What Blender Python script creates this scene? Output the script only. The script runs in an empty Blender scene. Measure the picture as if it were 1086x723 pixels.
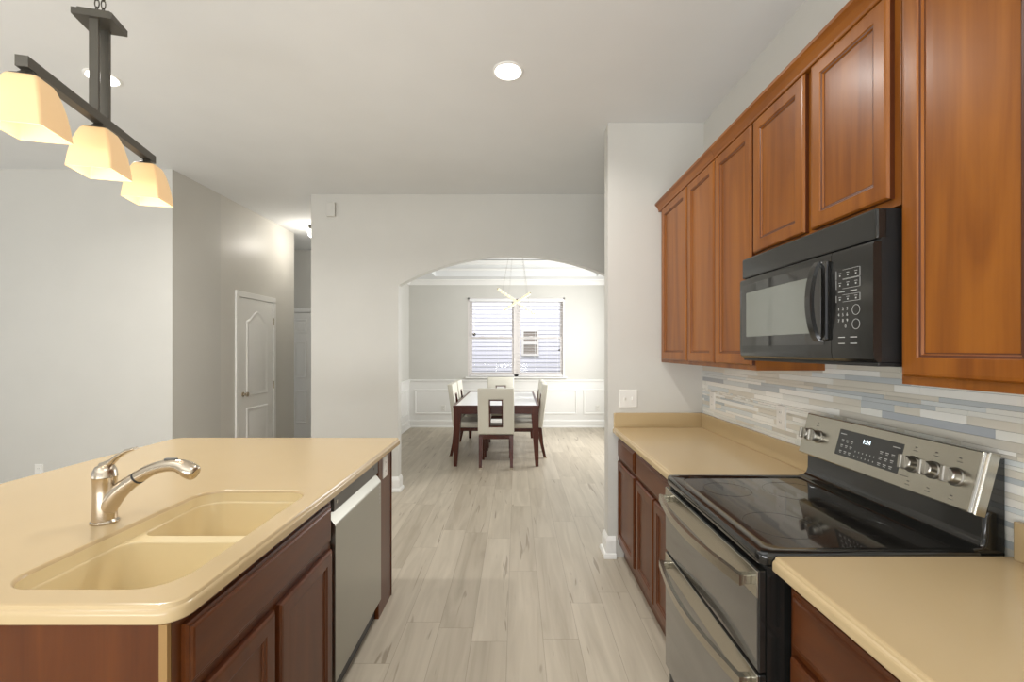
import bpy, bmesh, math, random
from mathutils import Vector, Matrix
R = random.Random(7)
SC = bpy.context.scene
COL = SC.collection
PI = math.pi

# ------------------------------------------------------------------ camera, world, light, exposure
cam_d = bpy.data.cameras.new('camera')
cam = bpy.data.objects.new('camera', cam_d); COL.objects.link(cam)
cam.location = (0, 0, 1.462); cam.rotation_euler = (PI/2, 0, 0)
cam_d.sensor_width = 36; cam_d.lens = 36*475/1086
cam_d.shift_x = -4.5/1086; cam_d.shift_y = 8.5/1086
cam_d.clip_start = 0.05
SC.camera = cam
SC.view_settings.view_transform = 'Standard'; SC.view_settings.look = 'None'
SC.view_settings.gamma = 1; SC.view_settings.use_curve_mapping = False
SC.view_settings.exposure = 0.15
SC.cycles.use_denoising = True
SC.cycles.max_bounces = 10
W = bpy.data.worlds.new('world'); SC.world = W; W.use_nodes = True
W.node_tree.nodes['Background'].inputs[0].default_value = (0.93, 0.96, 1, 1)
W.node_tree.nodes['Background'].inputs[1].default_value = 0.6

def area(name, loc, rot, sx, sy, power, col=(1, 1, 1), shape='RECTANGLE', spread=PI):
    l = bpy.data.lights.new(name, 'AREA'); l.shape = shape; l.size = sx; l.size_y = sy
    l.energy = power; l.color = col; l.spread = spread
    o = bpy.data.objects.new(name, l); COL.objects.link(o); o.location = loc; o.rotation_euler = rot
    return o
# added up-tilted lamps by the back and living openings, then dining window daylight
area('added_patio_fill', (-1.6, -2.9, 0.6), (PI/2+1.25, 0, 0), 4.2, 1.2, 275, (0.97, 0.985, 1))  # added lamp, aimed mostly up to brighten ceiling and walls
area('added_living_fill', (-6.0, -0.3, 0.6), (PI/2+1.2, 0, -PI/2), 3.0, 1.2, 32, (0.97, 0.985, 1))  # added lamp on the living side, tilted up for ceiling bounce
area('daylight_dining', (1.9, 6.6, 1.6), (PI/2, 0, PI/2), 1.8, 1.5, 84, (1, 1, 0.99))
area('daylight_yard', (0, 10.4, 5.0), (math.radians(50), 0, 0), 6, 2.5, 300, (0.95, 0.96, 1))

# ------------------------------------------------------------------ materials
def srgb(r, g, b):
    f = lambda c: c/12.92 if c <= 0.04045 else ((c+0.055)/1.055)**2.4
    return (f(r/255), f(g/255), f(b/255), 1)

def mat(name, col, rough=0.5, metal=0.0, spec=0.5, coat=0.0, bump=0.0, bscale=200, emit=None, estr=0, aniso=None):
    m = bpy.data.materials.new(name); m.use_nodes = True
    nt = m.node_tree; b = nt.nodes['Principled BSDF']
    b.inputs['Base Color'].default_value = col if len(col) == 4 else (*col, 1)
    b.inputs['Roughness'].default_value = rough; b.inputs['Metallic'].default_value = metal
    b.inputs['Specular IOR Level'].default_value = spec
    b.inputs['Coat Weight'].default_value = coat; b.inputs['Coat Roughness'].default_value = 0.12
    if emit:
        b.inputs['Emission Color'].default_value = emit if len(emit) == 4 else (*emit, 1)
        b.inputs['Emission Strength'].default_value = estr
    tc = nt.nodes.new('ShaderNodeTexCoord')
    mp = nt.nodes.new('ShaderNodeMapping'); nt.links.new(tc.outputs['Object'], mp.inputs[0])
    ns = nt.nodes.new('ShaderNodeTexNoise'); ns.inputs['Scale'].default_value = bscale
    if aniso: mp.inputs['Scale'].default_value = aniso
    nt.links.new(mp.outputs[0], ns.inputs['Vector'])
    if bump > 0:
        bp = nt.nodes.new('ShaderNodeBump'); bp.inputs['Strength'].default_value = bump; bp.inputs['Distance'].default_value = 0.002
        nt.links.new(ns.outputs['Fac'], bp.inputs['Height']); nt.links.new(bp.outputs[0], b.inputs['Normal'])
    # slight tonal variation so that no surface is dead flat
    ns2 = nt.nodes.new('ShaderNodeTexNoise'); ns2.inputs['Scale'].default_value = 3.0
    nt.links.new(tc.outputs['Object'], ns2.inputs['Vector'])
    mx = nt.nodes.new('ShaderNodeMix'); mx.data_type = 'RGBA'; mx.blend_type = 'MULTIPLY'
    mx.inputs[0].default_value = 0.06
    mx.inputs[6].default_value = b.inputs['Base Color'].default_value
    nt.links.new(ns2.outputs['Fac'], mx.inputs[7]); nt.links.new(mx.outputs[2], b.inputs['Base Color'])
    return m

def wood(name, dark, light, axis, rough=0.34, coat=0.12):
    m = bpy.data.materials.new(name); m.use_nodes = True
    nt = m.node_tree; N = nt.nodes; L = nt.links; b = N['Principled BSDF']
    tc = N.new('ShaderNodeTexCoord'); oi = N.new('ShaderNodeObjectInfo')
    vm = N.new('ShaderNodeVectorMath'); vm.operation = 'MULTIPLY_ADD'
    cb = N.new('ShaderNodeCombineXYZ')
    for i in range(3): L.new(oi.outputs['Random'], cb.inputs[i])
    vm.inputs[1].default_value = (17, 23, 31); L.new(cb.outputs[0], vm.inputs[0]); L.new(tc.outputs['Object'], vm.inputs[2])
    mp = N.new('ShaderNodeMapping'); s = [9, 9, 9]; s[axis] = 0.9; mp.inputs['Scale'].default_value = s
    L.new(vm.outputs[0], mp.inputs[0])
    n1 = N.new('ShaderNodeTexNoise'); n1.inputs['Scale'].default_value = 1.0; n1.inputs['Detail'].default_value = 5; n1.inputs['Distortion'].default_value = 1.2
    L.new(mp.outputs[0], n1.inputs['Vector'])
    mp2 = N.new('ShaderNodeMapping'); s = [120, 120, 120]; s[axis] = 3; mp2.inputs['Scale'].default_value = s
    L.new(vm.outputs[0], mp2.inputs[0])
    n2 = N.new('ShaderNodeTexNoise'); n2.inputs['Scale'].default_value = 1.0; n2.inputs['Detail'].default_value = 3
    L.new(mp2.outputs[0], n2.inputs['Vector'])
    ad = N.new('ShaderNodeMath'); ad.operation = 'MULTIPLY_ADD'; ad.inputs[1].default_value = 0.18
    L.new(n2.outputs['Fac'], ad.inputs[0]); L.new(n1.outputs['Fac'], ad.inputs[2])
    rp = N.new('ShaderNodeValToRGB'); rp.color_ramp.elements[0].position = 0.30; rp.color_ramp.elements[0].color = dark
    rp.color_ramp.elements[1].position = 0.88; rp.color_ramp.elements[1].color = light
    L.new(ad.outputs[0], rp.inputs[0]); L.new(rp.outputs[0], b.inputs['Base Color'])
    b.inputs['Roughness'].default_value = rough; b.inputs['Specular IOR Level'].default_value = 0.28; b.inputs['Coat Weight'].default_value = coat; b.inputs['Coat Roughness'].default_value = 0.22
    return m

def floor_mat():
    m = bpy.data.materials.new('oak_plank_floor'); m.use_nodes = True
    nt = m.node_tree; N = nt.nodes; L = nt.links; b = N['Principled BSDF']
    tc = N.new('ShaderNodeTexCoord'); sp = N.new('ShaderNodeSeparateXYZ'); L.new(tc.outputs['Object'], sp.inputs[0])
    def math_(op, a, bb=None, cc=None):
        n = N.new('ShaderNodeMath'); n.operation = op
        for i, v in enumerate((a, bb, cc)):
            if v is None: continue
            if isinstance(v, (int, float)): n.inputs[i].default_value = v
            else: L.new(v, n.inputs[i])
        return n.outputs[0]
    PW, PL = 0.18, 1.22
    u = math_('DIVIDE', math_('ADD', sp.outputs[0], 0.045), PW); row = math_('FLOOR', u); fu = math_('SUBTRACT', u, row)
    wn = N.new('ShaderNodeTexWhiteNoise'); wn.noise_dimensions = '1D'; L.new(row, wn.inputs['W'])
    v = math_('ADD', math_('DIVIDE', sp.outputs[1], PL), wn.outputs['Value']); cl = math_('FLOOR', v); fv = math_('SUBTRACT', v, cl)
    cb = N.new('ShaderNodeCombineXYZ'); L.new(row, cb.inputs[0]); L.new(cl, cb.inputs[1])
    wn2 = N.new('ShaderNodeTexWhiteNoise'); wn2.noise_dimensions = '2D'; L.new(cb.outputs[0], wn2.inputs['Vector'])
    # grain, shifted per plank
    cb2 = N.new('ShaderNodeCombineXYZ'); L.new(math_('MULTIPLY_ADD', sp.outputs[0], 16, math_('MULTIPLY', wn2.outputs['Value'], 40)), cb2.inputs[0])
    L.new(math_('MULTIPLY', sp.outputs[1], 1.3), cb2.inputs[1]); L.new(math_('MULTIPLY', wn2.outputs['Value'], 91), cb2.inputs[2])
    n1 = N.new('ShaderNodeTexNoise'); n1.inputs['Scale'].default_value = 1; n1.inputs['Detail'].default_value = 6; n1.inputs['Distortion'].default_value = 0.8; L.new(cb2.outputs[0], n1.inputs['Vector'])
    cb3 = N.new('ShaderNodeCombineXYZ'); L.new(math_('MULTIPLY_ADD', sp.outputs[0], 12, math_('MULTIPLY', wn2.outputs['Value'], 17)), cb3.inputs[0])
    L.new(math_('MULTIPLY', sp.outputs[1], 1.0), cb3.inputs[1]); L.new(math_('MULTIPLY', wn2.outputs['Value'], 53), cb3.inputs[2])
    n3 = N.new('ShaderNodeTexNoise'); n3.inputs['Scale'].default_value = 1; n3.inputs['Detail'].default_value = 2; n3.inputs['Distortion'].default_value = 2.0; L.new(cb3.outputs[0], n3.inputs['Vector'])
    crack = N.new('ShaderNodeValToRGB'); e = crack.color_ramp.elements
    e[0].position = 0.675; e[0].color = (0, 0, 0, 1); e[1].position = 0.72; e[1].color = (1, 1, 1, 1); L.new(n3.outputs['Fac'], crack.inputs[0])
    tone = math_('ADD', math_('MULTIPLY', n1.outputs['Fac'], 0.75), math_('MULTIPLY', wn2.outputs['Value'], 0.22))
    rp = N.new('ShaderNodeValToRGB'); e = rp.color_ramp.elements
    e[0].position = 0.22; e[0].color = srgb(160, 149, 131); e[1].position = 0.78; e[1].color = srgb(200, 190, 172)
    L.new(tone, rp.inputs[0])
    mx = N.new('ShaderNodeMix'); mx.data_type = 'RGBA'; L.new(math_('MULTIPLY', crack.outputs[0], 0.6), mx.inputs[0]); L.new(rp.outputs[0], mx.inputs[6]); mx.inputs[7].default_value = srgb(120, 106, 88)
    su = math_('MINIMUM', fu, math_('SUBTRACT', 1, fu)); sv = math_('MINIMUM', fv, math_('SUBTRACT', 1, fv))
    seam = math_('MAXIMUM', math_('LESS_THAN', su, 0.008), math_('LESS_THAN', sv, 0.0013))
    mx2 = N.new('ShaderNodeMix'); mx2.data_type = 'RGBA'; L.new(math_('MULTIPLY', seam, 0.42), mx2.inputs[0]); L.new(mx.outputs[2], mx2.inputs[6]); mx2.inputs[7].default_value = srgb(110, 98, 82)
    L.new(mx2.outputs[2], b.inputs['Base Color'])
    b.inputs['Roughness'].default_value = 0.42
    bp = N.new('ShaderNodeBump'); bp.inputs['Strength'].default_value = 0.15; bp.inputs['Distance'].default_value = 0.001
    L.new(math_('SUBTRACT', n1.outputs['Fac'], seam), bp.inputs['Height']); L.new(bp.outputs[0], b.inputs['Normal'])
    return m

M = {}
M['wall'] = mat('wall_paint', srgb(209, 207, 200), 0.55, bump=0.05, bscale=90)
M['wall_gloss'] = mat('hall_wall_paint', srgb(214, 211, 203), 0.40, bump=0.03, bscale=90)
M['ceil'] = mat('ceiling_paint', srgb(229, 230, 229), 0.8, bump=0.05, bscale=120)
M['trim'] = mat('white_trim_paint', srgb(240, 239, 235), 0.35)
M['floor'] = floor_mat()
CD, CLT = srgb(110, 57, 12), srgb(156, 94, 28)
M['cherry_v'] = wood('cherry_vertical_grain', CD, CLT, 2)
M['cherry_h'] = wood('cherry_lengthwise_grain', CD, CLT, 1)
M['cherry_x'] = wood('cherry_crosswise_grain', CD, CLT, 0)
DD, DL = srgb(70, 33, 11), srgb(102, 54, 20)  # same cherry as the uppers; weaker light low down put into the colour
M['base_v'] = wood('shaded_cherry_vertical_grain', DD, DL, 2)
M['base_h'] = wood('shaded_cherry_lengthwise_grain', DD, DL, 1)
M['groove_edge'] = mat('dark_groove_edge', srgb(84, 40, 14), 0.4)  # darker tone for door edges and moulding grooves
M['raw_ply'] = mat('raw_plywood_edge', srgb(150, 116, 66), 0.6)
M['counter'] = mat('beige_solid_surface', srgb(194, 171, 131), 0.22, bump=0.0)
M['sink'] = mat('cream_solid_surface', srgb(222, 203, 160), 0.25)
M['steel'] = mat('brushed_stainless', srgb(186, 182, 170), 0.27, 1.0, bump=0.06, bscale=1.0, aniso=(400, 8, 400))
M['steel_v'] = mat('brushed_stainless_door', srgb(168, 166, 156), 0.33, 1.0, bump=0.05, bscale=1.0, aniso=(300, 300, 6))
M['nickel'] = mat('brushed_nickel', srgb(200, 188, 170), 0.25, 1.0)
M['chrome'] = mat('polished_chrome', srgb(215, 212, 205), 0.1, 1.0)
M['knob'] = mat('satin_knob_metal', srgb(176, 172, 164), 0.32, 1.0)
M['black_gloss'] = mat('gloss_black_enamel', (0.012, 0.012, 0.011, 1), 0.12, coat=0.4)
M['black_glass'] = mat('black_glass', (0.012, 0.011, 0.010, 1), 0.04, spec=0.8, coat=0.5)
M['oven_glass'] = mat('smoked_oven_glass', (0.05, 0.047, 0.042, 1), 0.06, spec=0.9, coat=1.0)
M['mw_glass'] = mat('microwave_window_glass', (0.17, 0.18, 0.155, 1), 0.10, spec=1.0, coat=1.0)  # reflection of the bright room put into the base colour
M['black_matte'] = mat('black_plastic', (0.015, 0.015, 0.015, 1), 0.45)
M['panel_grey'] = mat('dark_grey_control_glass', (0.05, 0.05, 0.047, 1), 0.18)
M['burner'] = mat('faint_burner_ring', (0.022, 0.022, 0.022, 1), 0.2)
M['dw_grey'] = mat('grey_control_strip', srgb(112, 110, 106), 0.4, 0.6)
M['white_mark'] = mat('printed_white_legend', srgb(185, 185, 182), 0.5)
M['grey_mark'] = mat('printed_grey_legend', srgb(95, 90, 84), 0.5)
M['digit'] = mat('lit_clock_digits', (0.8, 0.9, 1, 1), 0.5, emit=(0.8, 0.92, 1), estr=2.0)
M['bronze'] = mat('dark_bronze_metal', srgb(92, 88, 80), 0.4, 0.6)
M['shade'] = mat('warm_lit_frosted_glass', srgb(225, 190, 140), 0.4, emit=srgb(252, 208, 154), estr=0.25)
M['bulb'] = mat('glowing_bulb', (1, 1, 1, 1), 0.4, emit=(1, 0.95, 0.85), estr=1.8)
M['lens'] = mat('lit_downlight_lens', (1, 1, 1, 1), 0.4, emit=(1, 0.98, 0.94), estr=6.0)
M['globe'] = mat('lit_opal_globe', (1, 1, 1, 1), 0.3, emit=(1, 0.97, 0.9), estr=4.0)
M['plate'] = mat('white_plastic_plate', srgb(236, 234, 228), 0.35)
M['slot'] = mat('dark_slot', srgb(90, 88, 84), 0.6)
M['leather'] = mat('cream_leather', srgb(226, 222, 208), 0.42, bump=0.1, bscale=160)
M['mahogany'] = wood('dark_mahogany', srgb(58, 26, 16), srgb(100, 50, 34), 2, 0.3)
M['mahogany_x'] = wood('dark_mahogany_rail', srgb(58, 26, 16), srgb(100, 50, 34), 0, 0.3)
M['table_glass'] = mat('white_back_painted_glass', srgb(250, 251, 250), 0.3, coat=0.2)
M['crystal'] = mat('lit_crystal', srgb(240, 230, 200), 0.15, emit=srgb(255, 240, 200), estr=0.55)
M['gold'] = mat('champagne_gold_metal', srgb(205, 180, 130), 0.25, 1.0)
M['blind'] = mat('white_blind_slat', srgb(240, 240, 240), 0.45)
M['vinyl'] = mat('white_vinyl_frame', srgb(232, 226, 222), 0.4)
M['siding'] = mat('pale_vinyl_siding', srgb(222, 220, 230), 0.6)
M['far_glass'] = mat('neighbour_window_glass', srgb(150, 140, 132), 0.25)
M['wire'] = mat('steel_wire', srgb(190, 188, 180), 0.3, 1.0)
def glass_mat():
    m = bpy.data.materials.new('clear_window_glass'); m.use_nodes = True
    nt = m.node_tree; N = nt.nodes; L = nt.links; N.remove(N['Principled BSDF'])
    t = N.new('ShaderNodeBsdfTransparent'); g = N.new('ShaderNodeBsdfGlossy'); g.inputs['Roughness'].default_value = 0.02
    f = N.new('ShaderNodeFresnel'); mx = N.new('ShaderNodeMixShader'); ml = N.new('ShaderNodeMath'); ml.operation = 'MULTIPLY'; ml.inputs[1].default_value = 0.2; L.new(f.outputs[0], ml.inputs[0]); L.new(ml.outputs[0], mx.inputs[0]); L.new(t.outputs[0], mx.inputs[1]); L.new(g.outputs[0], mx.inputs[2])
    L.new(mx.outputs[0], N['Material Output'].inputs[0]); return m
M['glass'] = glass_mat()
TILE = [mat('tile_'+n, srgb(*c), r) for n, c, r in (
    ('white_glass', (246, 246, 240), 0.1), ('pearl', (234, 235, 228), 0.15), ('taupe_stone', (206, 202, 190), 0.4), ('sand_stone', (222, 218, 205), 0.4),
    ('blue_grey_glass', (194, 201, 204), 0.1), ('pale_blue_glass', (220, 226, 226), 0.1), ('slate_glass', (178, 184, 190), 0.12), ('shell', (240, 238, 230), 0.08))]
M['grout'] = mat('pale_grout', srgb(206, 202, 192), 0.8)

# ------------------------------------------------------------------ mesh helpers
def V(*a): return Vector(a)
def box(bm, x0, x1, y0, y1, z0, z1, bev=0.0, seg=2):
    vs = [bm.verts.new((x, y, z)) for x in (x0, x1) for y in (y0, y1) for z in (z0, z1)]
    fs = [bm.faces.new([vs[i] for i in q]) for q in ((0, 1, 3, 2), (4, 6, 7, 5), (0, 4, 5, 1), (2, 3, 7, 6), (0, 2, 6, 4), (1, 5, 7, 3))]
    if bev > 0:
        es = list({e for f in fs for e in f.edges})
        bmesh.ops.bevel(bm, geom=es, offset=bev, segments=seg, affect='EDGES', profile=0.5, clamp_overlap=True)
def BM(): return bmesh.new()
def bx(*a, **k):
    bm = BM(); box(bm, *a, **k); return bm
def loft(bm, rings, cap0=True, cap1=True, closed=True):
    R_ = [[bm.verts.new(p) for p in r] for r in rings]
    for a, b in zip(R_, R_[1:]):
        n = len(a)
        for i in range(n if closed else n-1):
            j = (i+1) % n
            try: bm.faces.new((a[i], a[j], b[j], b[i]))
            except ValueError: pass
    if cap0: bm.faces.new(R_[0][::-1])
    if cap1: bm.faces.new(R_[-1])
    return R_
def frame_panel(bm, o, u, v, n, w, h, prof, cap0=True, cap1=True):
    """rect rings on a face: prof = [(inset, height above the face)]"""
    rings = []
    for ins, d in prof:
        rings.append([o + u*ins + v*ins + n*d, o + u*(w-ins) + v*ins + n*d, o + u*(w-ins) + v*(h-ins) + n*d, o + u*ins + v*(h-ins) + n*d])
    return loft(bm, rings, cap0, cap1)
def poly_offset(pts, d):
    n = len(pts); out = []
    for i in range(n):
        p0, p1, p2 = Vector(pts[i-1]), Vector(pts[i]), Vector(pts[(i+1) % n])
        a = (p1-p0).normalized(); b = (p2-p1).normalized()
        na = Vector((-a.y, a.x)); nb = Vector((-b.y, b.x)); m = na+nb
        k = m.dot(na)
        m = m / k if abs(k) > 0.2 else na
        out.append((p1.x + m.x*d, p1.y + m.y*d))
    return out
def rrect(x0, x1, y0, y1, rs, seg=8):
    """ccw rounded rect; rs = radii at (x0,y0),(x1,y0),(x1,y1),(x0,y1)"""
    pts = []
    for (cx, cy, r, a0) in ((x0+rs[0], y0+rs[0], rs[0], PI), (x1-rs[1], y0+rs[1], rs[1], 1.5*PI), (x1-rs[2], y1-rs[2], rs[2], 0), (x0+rs[3], y1-rs[3], rs[3], 0.5*PI)):
        if r <= 0: pts.append((cx, cy)); continue
        for i in range(seg+1):
            a = a0 + 0.5*PI*i/seg; pts.append((cx+r*math.cos(a), cy+r*math.sin(a)))
    return pts
def fill(bm, loops):
    es = []
    for lp in loops:
        for i in range(len(lp)):
            a, b = lp[i], lp[(i+1) % len(lp)]
            es.append(bm.edges.get((a, b)) or bm.edges.new((a, b)))
    bmesh.ops.triangle_fill(bm, edges=es, use_beauty=True)
def extrude_poly(bm, pts3, d):
    loft(bm, [[Vector(p) for p in pts3], [Vector(p)+Vector(d) for p in pts3]])
def tube(bm, pts, radii, seg=14, flat=None, caps=True):
    """round sweep with parallel transport; flat = list of (ru, rv) multipliers"""
    pts = [Vector(p) for p in pts]; n = len(pts)
    if isinstance(radii, (int, float)): radii = [radii]*n
    t0 = (pts[1]-pts[0]).normalized(); up = Vector((0, 1, 0)) if abs(t0.y) < 0.9 else Vector((1, 0, 0))
    nrm = (up - t0*up.dot(t0)).normalized(); rings = []
    for i, p in enumerate(pts):
        t = ((pts[min(i+1, n-1)]-pts[max(i-1, 0)])).normalized()
        nrm = (nrm - t*nrm.dot(t)).normalized(); bi = t.cross(nrm)
        fu, fv = flat[i] if flat else (1, 1)
        rings.append([p + (nrm*math.cos(2*PI*k/seg)*fu + bi*math.sin(2*PI*k/seg)*fv)*radii[i] for k in range(seg)])
    loft(bm, rings, caps, caps)
def bar(bm, pts, w, h):
    """rectangular sweep, w across (horizontal), h vertical"""
    pts = [Vector(p) for p in pts]; n = len(pts); rings = []
    for i, p in enumerate(pts):
        t = (pts[min(i+1, n-1)]-pts[max(i-1, 0)]).normalized()
        s = t.cross(Vector((0, 0, 1))).normalized() if abs(t.z) < 0.95 else Vector((1, 0, 0)); q = s.cross(t).normalized()
        rings.append([p - s*w/2 - q*h/2, p + s*w/2 - q*h/2, p + s*w/2 + q*h/2, p - s*w/2 + q*h/2])
    loft(bm, rings)
def lathe(bm, prof, c=(0, 0, 0), seg=24, axis=None, sx=1, sy=1):
    c = Vector(c); q = axis.to_track_quat('Z', 'Y') if axis is not None else None; rings = []
    for r, z in prof:
        r = max(r, 1e-5); ring = []
        for k in range(seg):
            p = Vector((r*sx*math.cos(2*PI*k/seg), r*sy*math.sin(2*PI*k/seg), z))
            ring.append(c + (q @ p if q else p))
        rings.append(ring)
    loft(bm, rings)
def torus(bm, c, r, t, seg=32, ts=6):
    c = Vector(c); rings = []
    for k in range(seg+1):
        a = 2*PI*k/seg; d = Vector((math.cos(a), math.sin(a), 0))
        rings.append([c + d*(r + t*math.cos(2*PI*j/ts)) + Vector((0, 0, t*math.sin(2*PI*j/ts))) for j in range(ts)])
    loft(bm, rings, False, False)

def obj(name, bm, m, parent=None, smooth=None, at=None):
    """bm holds world coordinates; the object's origin goes to `at`, or to the parent's origin"""
    base = parent['_w'] if parent is not None else (at or (0, 0, 0))
    base = Vector(base[:])
    bmesh.ops.remove_doubles(bm, verts=bm.verts, dist=1e-6)
    bmesh.ops.recalc_face_normals(bm, faces=bm.faces)
    bmesh.ops.translate(bm, verts=bm.verts, vec=-base)
    me = bpy.data.meshes.new(name); bm.to_mesh(me); bm.free()
    for mm in (m if isinstance(m, list) else [m]): me.materials.append(mm)
    if smooth is not None:
        for p in me.polygons: p.use_smooth = True
        me.set_sharp_from_angle(angle=math.radians(smooth))
    o = bpy.data.objects.new(name, me); COL.objects.link(o)
    if parent is not None: o.parent = parent
    else: o.location = base
    o['_w'] = base[:]
    return o
def tag(o, label, cat, group=None):
    o['label'] = label; o['category'] = cat
    if group: o['group'] = group
    return o
def thing(name, loc, label, cat, group=None, rz=0):
    o = bpy.data.objects.new(name, None); COL.objects.link(o); o.location = loc; o.rotation_euler = (0, 0, rz)
    o.empty_display_size = 0.1; o['_w'] = tuple(loc)
    return tag(o, label, cat, group)
def struct(name, bm, m, parent=None, smooth=None):
    o = obj(name, bm, m, parent, smooth)
    if parent is None: o['kind'] = 'structure'
    return o
def copy_tree(o, parent=None):
    c = o.copy(); COL.objects.link(c)
    if parent is not None: c.parent = parent
    for ch in o.children: copy_tree(ch, c)
    return c
def letters(name, s, size, m, parent, mtx, space=1.0):
    cu = bpy.data.curves.new(name, 'FONT'); cu.body = s; cu.size = size; cu.align_x = 'CENTER'; cu.align_y = 'CENTER'; cu.space_line = space; cu.extrude = 0.0002
    tmp = bpy.data.objects.new(name, cu); COL.objects.link(tmp); bpy.context.view_layer.update()
    me = bpy.data.meshes.new_from_object(tmp.evaluated_get(bpy.context.evaluated_depsgraph_get()))
    bpy.data.objects.remove(tmp); bpy.data.curves.remove(cu); me.name = name; me.materials.clear(); me.materials.append(m)
    o = bpy.data.objects.new(name, me); COL.objects.link(o); o.parent = parent; o.matrix_local = mtx; o['_w'] = (0, 0, 0)
    return o
X_, Y_, Z_ = V(1, 0, 0), V(0, 1, 0), V(0, 0, 1)

# ------------------------------------------------------------------ room shell
CE = 3.05
WX = 1.32            # kitchen right wall face
YS = 3.148           # stub wall face
YA = 4.607           # arch wall face
YD = 8.363           # dining back wall face
XL = -3.04           # hall side wall face
struct('floor', bx(-6.6, 2.5, -3.6, 8.5, -0.1, 0), M['floor'])
bm = BM(); box(bm, -6.6, 2.5, -3.6, YA+0.05, CE, CE+0.1); box(bm, -4.4, -2.05, YA+0.05, 7.4, CE, CE+0.1)
struct('ceiling', bm, M['ceil'])
struct('wall_right', bx(WX, WX+0.15, -3.6, YS+0.12, 0, CE), M['wall'])
struct('wall_stub', bx(0.645, WX, YS, YS+0.12, 0, CE), M['wall'])
struct('wall_passage', bx(2.3, 2.45, YS+0.12, YA, 0, CE), M['wall'])
bm = BM(); box(bm, WX, 2.45, YS, YS+0.12, 0, CE); struct('wall_passage_end', bm, M['wall'])
struct('wall_living', bx(-6.6, XL-0.12, 3.958, 4.1, 0, CE), M['wall'])
struct('wall_hall_living', bx(XL-0.12, XL, 3.958, 4.607, 0, CE), M['wall'])
struct('wall_hall_left', bx(XL-0.12, XL, 4.607, 6.13, 0, CE), M['wall_gloss'])
struct('wall_hall_turn', bx(-4.4, XL-0.12, 6.01, 6.13, 0, CE), M['wall'])
struct('wall_hall_end', bx(-4.4, -2.0, 7.2, 7.32, 0, CE), M['wall'])
# wall with glazed opening behind the camera, and the living room side with a window opening
bm = BM(); box(bm, -6.6, -3.8, -3.6, -3.45, 0, CE); box(bm, 0.6, WX, -3.6, -3.45, 0, CE); box(bm, -3.8, 0.6, -3.6, -3.45, 2.5, CE)
struct('wall_back', bm, M['wall'])
bm = BM(); box(bm, -6.6, -6.45, -3.45, -1.4, 0, CE); box(bm, -6.6, -6.45, 3.4, 3.958, 0, CE); box(bm, -6.6, -6.45, -1.4, 3.4, 2.75, CE); box(bm, -6.6, -6.45, -1.4, 3.4, 0, 0.45)
struct('wall_left', bm, M['wall'])

# arch wall: opening with a segmental arch
def arch_wall():
    bm = BM(); x0, x1 = -1.212, 1.144; cx = (x0+x1)/2; hw = (x1-x0)/2; zs = 2.118; sag = 0.306
    rad = (hw*hw+sag*sag)/(2*sag); zc = zs+sag-rad; a = math.asin(hw/rad); arc = []
    for i in range(41):
        t = -a + 2*a*i/40; arc.append((cx+rad*math.sin(t), zc+rad*math.cos(t)))
    out = [(-2.11, 0), (x0, 0)] + arc + [(x1, 0), (2.45, 0), (2.45, CE), (-2.11, CE)]
    f = [bm.verts.new((x, YA, z)) for x, z in out]; b = [bm.verts.new((x, YA+0.11, z)) for x, z in out]
    n = len(out)
    for i in range(n):
        j = (i+1) % n; bm.faces.new((f[i], f[j], b[j], b[i]))
    # faces in vertical strips between the arc and the ceiling line
    for vs, y, fl in ((f, YA, False), (b, YA+0.11, True)):
        na = 2+41
        top = [vs[-1]] + [bm.verts.new((out[i][0], y, CE)) for i in range(2, na)] + [vs[-2]]
        quads = [(vs[0], vs[1], vs[2], top[1], top[0])] + [(vs[i], vs[i+1], top[i], top[i-1]) for i in range(2, na-1)] + [(vs[na-1], vs[na], vs[na+1], top[-1], top[-2])]
        for q in quads: bm.faces.new(q[::-1] if fl else q)
    return bm
struct('wall_arch', arch_wall(), M['wall'])

# dining room
struct('wall_dining_left', bx(-2.11, -2.0, YA+0.11, YD+0.15, 0, CE), M['wall'])
bm = BM(); box(bm, 1.95, 2.1, YA+0.11, 5.7, 0, CE); box(bm, 1.95, 2.1, 7.5, YD+0.15, 0, CE); box(bm, 1.95, 2.1, 5.7, 7.5, 0, 0.85); box(bm, 1.95, 2.1, 5.7, 7.5, 2.4, CE)
struct('wall_dining_right', bm, M['wall'])
WX0, WX1, WZ0, WZ1 = -0.905, 0.905, 0.945, 2.42
bm = BM(); box(bm, -2.0, WX0, YD, YD+0.15, 0, CE); box(bm, WX1, 1.95, YD, YD+0.15, 0, CE); box(bm, WX0, WX1, YD, YD+0.15, 0, WZ0); box(bm, WX0, WX1, YD, YD+0.15, WZ1, CE)
struct('wall_dining_back', bm, M['wall'])
SO = 2.755
bm = BM()
box(bm, -2.0, -1.44, YA+0.11, YD, SO, CE); box(bm, 1.44, 1.95, YA+0.11, YD, SO, CE)
box(bm, -1.44, 1.44, YA+0.11, 5.15, SO, CE); box(bm, -1.44, 1.44, 8.0, YD, SO, CE)
struct('ceiling_soffit', bm, M['ceil'])
struct('ceiling_tray', bx(-2.1, 2.1, YA+0.11, YD+0.1, CE+0.0, CE+0.1), M['ceil'])
bm = BM()      # tray mouldings
for z0, z1, d in ((2.86, 2.90, 0.02), (2.96, 3.04, 0.05)):
    box(bm, -1.44, 1.44, 8.0-d, 8.0, z0, z1, 0.006); box(bm, -1.44, -1.44+d, 5.15, 8.0, z0, z1, 0.006); box(bm, 1.44-d, 1.44, 5.15, 8.0, z0, z1, 0.006)
struct('trim_tray', bm, M['trim'])
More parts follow.
